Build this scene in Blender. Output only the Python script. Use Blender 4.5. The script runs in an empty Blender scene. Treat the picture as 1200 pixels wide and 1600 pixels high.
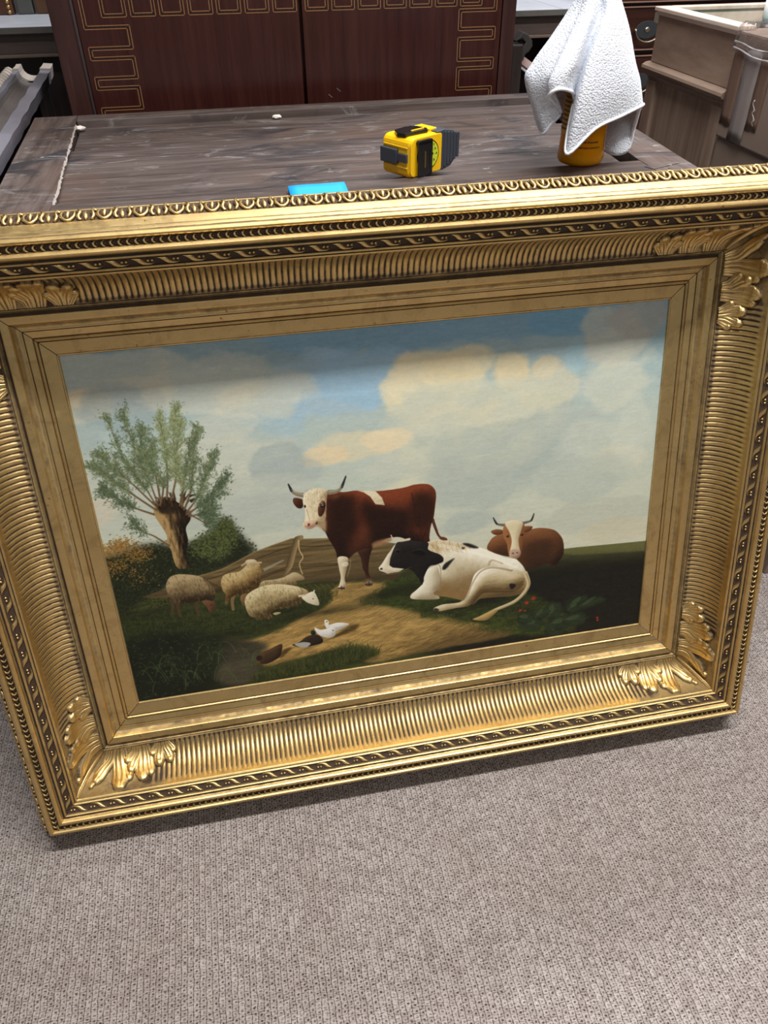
import bpy, bmesh, math, random
import numpy as np
from mathutils import Vector, Matrix, Euler
random.seed(5); np.random.seed(5)
SC = bpy.context.scene
COL = SC.collection

# ------------------------------------------------------------ camera, world, lights, exposure
cam_data = bpy.data.cameras.new('camera'); cam = bpy.data.objects.new('camera', cam_data); COL.objects.link(cam)
cam_data.sensor_fit = 'VERTICAL'; cam_data.sensor_height = 24.0
cam_data.lens = 24.0*1202.0/1600.0; cam_data.clip_start = 0.02; cam_data.clip_end = 60
fw_ = Vector((0.14449, 0.76527, -0.62728)).normalized()
rt_ = Vector((0.98144, -0.19162, -0.00771)); rt_ = (rt_ - fw_*rt_.dot(fw_)).normalized()
up_ = rt_.cross(fw_)
cam.matrix_world = Matrix(((rt_.x, up_.x, -fw_.x, -0.16232), (rt_.y, up_.y, -fw_.y, -0.80041),
                           (rt_.z, up_.z, -fw_.z, 1.04531), (0, 0, 0, 1)))
SC.camera = cam
world = bpy.data.worlds.new('world'); SC.world = world; world.use_nodes = True
world.node_tree.nodes['Background'].inputs[0].default_value = (0.93, 0.95, 1.0, 1)
world.node_tree.nodes['Background'].inputs[1].default_value = 0.12

def area_light(name, loc, sx, sy, power, col=(1, 0.985, 0.96), rot=(0, 0, 0)):
    d = bpy.data.lights.new(name, 'AREA'); d.shape = 'RECTANGLE'; d.size = sx; d.size_y = sy
    d.energy = power; d.color = col
    o = bpy.data.objects.new(name, d); COL.objects.link(o); o.location = loc; o.rotation_euler = rot
    return o
area_light('tube_light', (0.45, -0.42, 2.80), 2.0, 0.16, 76)
area_light('tube_light', (1.0, 1.25, 2.80), 2.2, 0.16, 54, (0.93, 0.96, 1.0))
area_light('tube_light', (0.3, -2.6, 2.80), 2.4, 0.2, 21, (1, 0.97, 0.93))
area_light('tube_light', (2.6, -0.6, 2.80), 0.2, 2.4, 4, (1, 0.97, 0.93))

SC.view_settings.view_transform = 'Standard'; SC.view_settings.look = 'None'
SC.view_settings.gamma = 1.0; SC.view_settings.use_curve_mapping = False
SC.view_settings.exposure = 0.30
SC.cycles.use_denoising = True

# ------------------------------------------------------------ helpers
def tag(o, label=None, cat=None, group=None, kind=None):
    if label: o['label'] = label
    if cat: o['category'] = cat
    if group: o['group'] = group
    if kind: o['kind'] = kind
    return o
def empty(name, loc=(0, 0, 0), rot=(0, 0, 0), label=None, cat=None, group=None):
    o = bpy.data.objects.new(name, None); COL.objects.link(o); o.location = loc; o.rotation_euler = rot
    o.empty_display_size = 0.05
    return tag(o, label, cat, group)
class MB:
    def __init__(s): s.v = []; s.f = []; s.a = []; s.sm = []
    def add(s, vs, fs, pat=0.0, smooth=False):
        b = len(s.v); s.v += [tuple(v) for v in vs]; s.f += [tuple(i+b for i in f) for f in fs]
        s.a += list(pat) if hasattr(pat, '__len__') else [pat]*len(vs); s.sm += [smooth]*len(fs); return s
    def box(s, x0, x1, y0, y1, z0, z1, bev=0.0, pat=0.0):
        bm = bmesh.new(); bmesh.ops.create_cube(bm, size=1)
        for v in bm.verts: v.co = Vector(((x0+x1)/2+v.co.x*(x1-x0), (y0+y1)/2+v.co.y*(y1-y0), (z0+z1)/2+v.co.z*(z1-z0)))
        if bev > 0: bmesh.ops.bevel(bm, geom=bm.edges[:], offset=bev, segments=2, affect='EDGES', profile=0.6)
        s.bm(bm, pat); return s
    def bm(s, bm, pat=0.0, smooth=False, M=None):
        bm.verts.index_update()
        s.add([(M @ v.co if M else v.co) for v in bm.verts], [[v.index for v in f.verts] for f in bm.faces], pat, smooth); bm.free(); return s
    def grid(s, rows, pat=0.0, smooth=True, closed_u=False, closed_v=False, keep=None):
        R = len(rows); Cn = len(rows[0]); vs = [p for r in rows for p in r]; fs = []
        for i in range(R if closed_v else R-1):
            for j in range(Cn if closed_u else Cn-1):
                a, b = i*Cn+j, i*Cn+(j+1) % Cn; i2 = (i+1) % R
                c, d = i2*Cn+(j+1) % Cn, i2*Cn+j
                if keep is None or keep(i, j): fs.append((a, b, c, d))
        return s.add(vs, fs, pat, smooth)
    def prism(s, pts, z0, z1, M=None, pat=0.0, smooth=False, bev=0.0):
        # extruded outline (x, y) between z0 and z1
        bm = bmesh.new(); vs = [bm.verts.new((x, y, z0)) for x, y in pts]; f = bm.faces.new(vs)
        r = bmesh.ops.extrude_face_region(bm, geom=[f])
        for v in r['geom']:
            if isinstance(v, bmesh.types.BMVert): v.co.z = z1
        bmesh.ops.recalc_face_normals(bm, faces=bm.faces[:])
        if bev > 0: bmesh.ops.bevel(bm, geom=bm.edges[:], offset=bev, segments=2, affect='EDGES', profile=0.6)
        return s.bm(bm, pat, smooth, M)
    def lathe(s, prof, n=32, c=(0, 0, 0), smooth=True, pat=0.0):
        rows = [[(c[0]+r*math.cos(2*math.pi*k/n), c[1]+r*math.sin(2*math.pi*k/n), c[2]+z) for k in range(n)] for r, z in prof]
        return s.grid(rows, pat, smooth, closed_u=True)
    def tube(s, pts, rad, n=8, smooth=True, pat=0.0, up=(0, 0, 1)):
        P = [Vector(p) for p in pts]; rows = []
        for i, p in enumerate(P):
            d = (P[min(i+1, len(P)-1)]-P[max(i-1, 0)]).normalized(); a = d.cross(Vector(up))
            if a.length < 1e-4: a = d.cross(Vector((1, 0, 0)))
            a.normalize(); b = a.cross(d); r = rad[i] if hasattr(rad, '__len__') else rad
            rows.append([tuple(p+a*r*math.cos(2*math.pi*k/n)+b*r*math.sin(2*math.pi*k/n)) for k in range(n)])
        b0 = len(s.v); s.grid(rows, pat, smooth, closed_u=True)
        s.f.append(tuple(b0+k for k in reversed(range(n)))); s.f.append(tuple(b0+(len(P)-1)*n+k for k in range(n))); s.sm += [smooth]*2
        return s
    def ball(s, c, r, seg=8, rings=6, sc=(1, 1, 1), pat=0.0):
        rows = [[(c[0]+r*sc[0]*math.sin(math.pi*i/rings)*math.cos(2*math.pi*k/seg), c[1]+r*sc[1]*math.sin(math.pi*i/rings)*math.sin(2*math.pi*k/seg),
                  c[2]+r*sc[2]*math.cos(math.pi*i/rings)) for k in range(seg)] for i in range(rings+1)]
        return s.grid(rows, pat, True, closed_u=True)
    def mesh(s, name, mat=None, fix=True, weld=0.0):
        me = bpy.data.meshes.new(name); me.from_pydata(s.v, [], s.f)
        at = me.attributes.new('patina', 'FLOAT', 'POINT'); at.data.foreach_set('value', np.array(s.a, np.float32))
        me.polygons.foreach_set('use_smooth', s.sm)
        if fix or weld:
            bm = bmesh.new(); bm.from_mesh(me)
            if weld: bmesh.ops.remove_doubles(bm, verts=bm.verts[:], dist=weld)
            if fix: bmesh.ops.recalc_face_normals(bm, faces=bm.faces[:])
            bm.to_mesh(me); bm.free()
        if mat: me.materials.append(mat)
        me.update(); return me
    def obj(s, name, mat=None, parent=None, fix=True, weld=0.0, loc=None):
        o = bpy.data.objects.new(name, s.mesh(name, mat, fix, weld)); COL.objects.link(o)
        if parent: o.parent = parent
        if loc: o.location = loc
        return o
def inst(name, me, parent, M):
    o = bpy.data.objects.new(name, me); COL.objects.link(o); o.parent = parent; o.matrix_local = M; return o
def crom(P, n):
    P = [Vector(p) for p in P]; o = []
    for i in range(len(P)-1):
        p0, p1, p2, p3 = P[max(i-1, 0)], P[i], P[i+1], P[min(i+2, len(P)-1)]
        for k in range(n):
            t = k/n; o.append(.5*((2*p1)+(p2-p0)*t+(2*p0-5*p1+4*p2-p3)*t*t+(3*p1-p0-3*p2+p3)*t**3))
    o.append(P[-1]); return o

# ------------------------------------------------------------ materials
class NT:
    def __init__(s, name):
        s.m = bpy.data.materials.new(name); s.m.use_nodes = True; s.t = s.m.node_tree; s.b = s.t.nodes['Principled BSDF']
    def n(s, typ, **k):
        nd = s.t.nodes.new(typ)
        for a, v in k.items():
            if a.startswith('i_'):
                key = a[2:]; key = int(key) if key.isdigit() else key.replace('_', ' ')
                nd.inputs[key].default_value = v
            else: setattr(nd, a, v)
        return nd
    def l(s, a, b): s.t.links.new(a, b)
    def math(s, op, a, b=None, c=None, clamp=False):
        nd = s.t.nodes.new('ShaderNodeMath'); nd.operation = op; nd.use_clamp = clamp
        for i, v in enumerate((a, b, c)):
            if v is None: continue
            if isinstance(v, (int, float)): nd.inputs[i].default_value = v
            else: s.l(v, nd.inputs[i])
        return nd.outputs[0]
    def mix(s, f, a, b, mode='MIX'):
        nd = s.t.nodes.new('ShaderNodeMix'); nd.data_type = 'RGBA'; nd.blend_type = mode; nd.clamp_factor = True
        for i, v in ((0, f), (6, a), (7, b)):
            if isinstance(v, (int, float)): nd.inputs[i].default_value = v
            elif isinstance(v, tuple): nd.inputs[i].default_value = v if len(v) == 4 else v+(1,)
            else: s.l(v, nd.inputs[i])
        return nd.outputs[2]
    def noise(s, vec, scale, detail=4, rough=.55, dist=0.0):
        nd = s.n('ShaderNodeTexNoise'); nd.inputs['Scale'].default_value = scale; nd.inputs['Detail'].default_value = detail
        nd.inputs['Roughness'].default_value = rough; nd.inputs['Distortion'].default_value = dist
        if vec is not None: s.l(vec, nd.inputs['Vector'])
        return nd.outputs['Fac']
    def obj(s, sc=(1, 1, 1), rot=(0, 0, 0)):
        tc = s.n('ShaderNodeTexCoord'); mp = s.n('ShaderNodeMapping'); mp.inputs['Scale'].default_value = sc; mp.inputs['Rotation'].default_value = rot
        s.l(tc.outputs['Object'], mp.inputs['Vector']); return mp.outputs['Vector']
    def ramp(s, fac, *st):
        r = s.n('ShaderNodeValToRGB'); e = r.color_ramp.elements
        while len(e) < len(st): e.new(.5)
        for x, (p, c) in zip(e, st): x.position = p; x.color = c if len(c) == 4 else c+(1,)
        s.l(fac, r.inputs[0]); return r.outputs[0]
    def bump(s, h, strength=.3, dist=.001):
        b = s.n('ShaderNodeBump'); b.inputs['Strength'].default_value = strength; b.inputs['Distance'].default_value = dist
        s.l(h, b.inputs['Height']); s.l(b.outputs[0], s.b.inputs['Normal'])
    def set(s, **k):
        for a, v in k.items():
            i = s.b.inputs[a.replace('_', ' ')]
            if isinstance(v, (int, float)): i.default_value = v
            elif isinstance(v, tuple): i.default_value = v if len(v) == 4 else v+(1,)
            else: s.l(v, i)
        return s
def plain(name, col, rough=.5, metal=0.0, spec=.5, var=.15, scale=30, bump=0.0):
    m = NT(name); v = m.noise(m.obj(), scale, 4)
    c = m.mix(v, tuple(x*(1-var) for x in col), tuple(min(x*(1+var), 1) for x in col))
    m.set(Base_Color=c, Roughness=rough, Metallic=metal); m.b.inputs['Specular IOR Level'].default_value = spec
    if bump: m.bump(m.noise(m.obj(), scale*4, 3), bump)
    return m.m
def wood(name, c0, c1, c2, grain=(2, 40, 40), rough=.5, spec=.5, stain=None, bump=.15, nscale=1.0):
    # grain = mapping scale: the small axis is the direction of the grain
    m = NT(name); v = m.obj(grain)
    g = m.noise(v, 1.6*nscale, 6, .62, .6); g2 = m.noise(m.obj(tuple(x*3 for x in grain)), 2.2*nscale, 5, .6, .2)
    f = m.math('ADD', m.math('MULTIPLY', g, .65), m.math('MULTIPLY', g2, .35))
    c = m.ramp(f, (.32, c0), (.5, c1), (.68, c2))
    if stain:
        st = m.noise(m.obj((1, 1.6, 1)), stain[1], 5, .6, .8)
        c = m.mix(m.math('MULTIPLY', m.math('SUBTRACT', st, .52, clamp=True), stain[2], clamp=True), c, stain[0])
    m.set(Base_Color=c, Roughness=rough); m.b.inputs['Specular IOR Level'].default_value = spec
    m.bump(f, bump, .001); return m
def gold(name, carved=False):
    m = NT(name); at = m.n('ShaderNodeAttribute', attribute_name='patina').outputs['Fac']
    o = m.obj(); n1 = m.noise(o, 9, 5); n2 = m.noise(o, 70, 4, .65); n3 = m.noise(o, 420, 3)
    leaf = m.mix(n1, (.66, .455, .185), (.82, .625, .30)); leaf = m.mix(m.math('MULTIPLY', n3, .4), leaf, (.50, .33, .12))
    streak = m.noise(m.obj((25, 25, 25)), 1, 5, .7, 1.2); leaf = m.mix(m.math('MULTIPLY', m.math('SUBTRACT', streak, .5, clamp=True), 2.2, clamp=True), leaf, (.34, .20, .075))
    n4 = m.noise(o, 24, 6, .7)
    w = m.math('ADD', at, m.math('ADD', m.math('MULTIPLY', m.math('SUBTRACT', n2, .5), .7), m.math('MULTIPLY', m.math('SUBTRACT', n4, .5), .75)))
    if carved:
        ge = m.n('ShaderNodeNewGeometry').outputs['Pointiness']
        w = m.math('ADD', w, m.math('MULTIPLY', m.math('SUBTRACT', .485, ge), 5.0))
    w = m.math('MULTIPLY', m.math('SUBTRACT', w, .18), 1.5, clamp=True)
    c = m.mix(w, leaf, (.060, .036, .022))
    chips = m.math('MULTIPLY', m.math('SUBTRACT', m.noise(o, 160, 2, .5), .70, clamp=True), 12, clamp=True)
    c = m.mix(m.math('MULTIPLY', chips, .7), c, (.16, .05, .02))
    m.set(Base_Color=c, Metallic=m.math('SUBTRACT', 1.0, m.math('MULTIPLY', w, .75)),
          Roughness=m.math('ADD', m.math('ADD', .31, m.math('MULTIPLY', n2, .22)), m.math('MULTIPLY', w, .3)))
    m.bump(m.math('ADD', m.math('MULTIPLY', n2, .6), m.math('MULTIPLY', n3, .4)), .16, .0006); return m.m
GOLD = gold('gold leaf'); GOLDC = gold('carved gold leaf', True)
# ------------------------------------------------------------ structure: carpeted floor, ceiling, far wall
def carpet():
    m = NT('woven carpet'); tc = m.n('ShaderNodeTexCoord'); o = tc.outputs['Object']
    wob = m.n('ShaderNodeTexNoise'); wob.inputs['Scale'].default_value = 75; wob.inputs['Detail'].default_value = 2; m.l(o, wob.inputs['Vector'])
    va = m.n('ShaderNodeVectorMath', operation='MULTIPLY_ADD'); m.l(wob.outputs['Color'], va.inputs[0]); va.inputs[1].default_value = (.0042, .0042, 0); m.l(o, va.inputs[2])
    s = m.n('ShaderNodeSeparateXYZ'); m.l(va.outputs[0], s.inputs[0])
    X = m.math('DIVIDE', s.outputs[0], .0076); ci = m.math('FLOOR', X)
    Y = m.math('ADD', m.math('DIVIDE', s.outputs[1], .0064), m.math('MULTIPLY', ci, .5))
    fx = m.math('SUBTRACT', m.math('FRACT', X), .5); fy = m.math('SUBTRACT', m.math('FRACT', Y), .5)
    cell = m.n('ShaderNodeCombineXYZ'); m.l(ci, cell.inputs[0]); m.l(m.math('FLOOR', Y), cell.inputs[1])
    wn = m.n('ShaderNodeTexWhiteNoise', noise_dimensions='2D'); m.l(cell.outputs[0], wn.inputs['Vector'])
    r = m.math('SQRT', m.math('ADD', m.math('POWER', m.math('MULTIPLY', m.math('SUBTRACT', fx, .06), 1.15), 2), m.math('POWER', m.math('ADD', fy, .08), 2)))
    hk = m.math('MULTIPLY', wn.outputs['Value'], .5)
    hole = m.math('MAXIMUM', m.math('DIVIDE', m.math('SUBTRACT', r, .06), .24, clamp=True), hk)
    row = m.math('ADD', .25, m.math('MULTIPLY', .75, m.math('DIVIDE', m.math('SUBTRACT', .5, m.math('ABSOLUTE', fx)), .12, clamp=True)))
    gap = m.math('DIVIDE', m.math('SUBTRACT', .52, m.math('ABSOLUTE', fy)), .14, clamp=True)
    fib = m.noise(o, 900, 3, .6); fib2 = m.noise(m.obj((230, 620, 1), (0, 0, -.55)), 1, 3)
    h = m.math('MULTIPLY', m.math('MULTIPLY', hole, row), m.math('ADD', .45, m.math('MULTIPLY', gap, .55)))
    h2 = m.math('SUBTRACT', m.math('ADD', m.math('MULTIPLY', h, .72), m.math('MULTIPLY', fib2, 1.5)), .58)
    big = m.noise(o, 7, 4); mid = m.noise(o, 60, 3)
    yarn = m.mix(wn.outputs['Value'], (.32, .265, .24), (.50, .435, .405))
    yarn = m.mix(m.math('MULTIPLY', m.math('SUBTRACT', fib2, .45, clamp=True), 2.4, clamp=True), yarn, (.72, .66, .64), 'MIX')
    yarn = m.mix(m.math('MULTIPLY', m.math('SUBTRACT', big, .42, clamp=True), 1.3, clamp=True), yarn, (.33, .26, .225))
    yarn = m.mix(m.math('MULTIPLY', m.math('SUBTRACT', mid, .5, clamp=True), 1.6, clamp=True), yarn, (.60, .54, .52))
    c = m.mix(m.math('MULTIPLY', m.math('SUBTRACT', h2, .26), 2.1, clamp=True), (.075, .054, .046), yarn)
    m.set(Base_Color=c, Roughness=.95); m.b.inputs['Specular IOR Level'].default_value = .1
    m.bump(h2, .8, .003); return m.m
tag(MB().box(-3.5, 3.5, -3.5, 2.4, -.05, 0).obj('floor', carpet()), kind='structure')
tag(MB().box(-3.5, 3.5, -3.5, 2.4, 2.9, 2.95).obj('ceiling', plain('ceiling paint', (.72, .72, .70), .9, var=.03)), kind='structure')
tag(MB().box(-3.5, 3.5, 2.3, 2.4, 0, 2.9).obj('wall_back', plain('dark wall', (.10, .085, .08), .8)), kind='structure')
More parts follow.
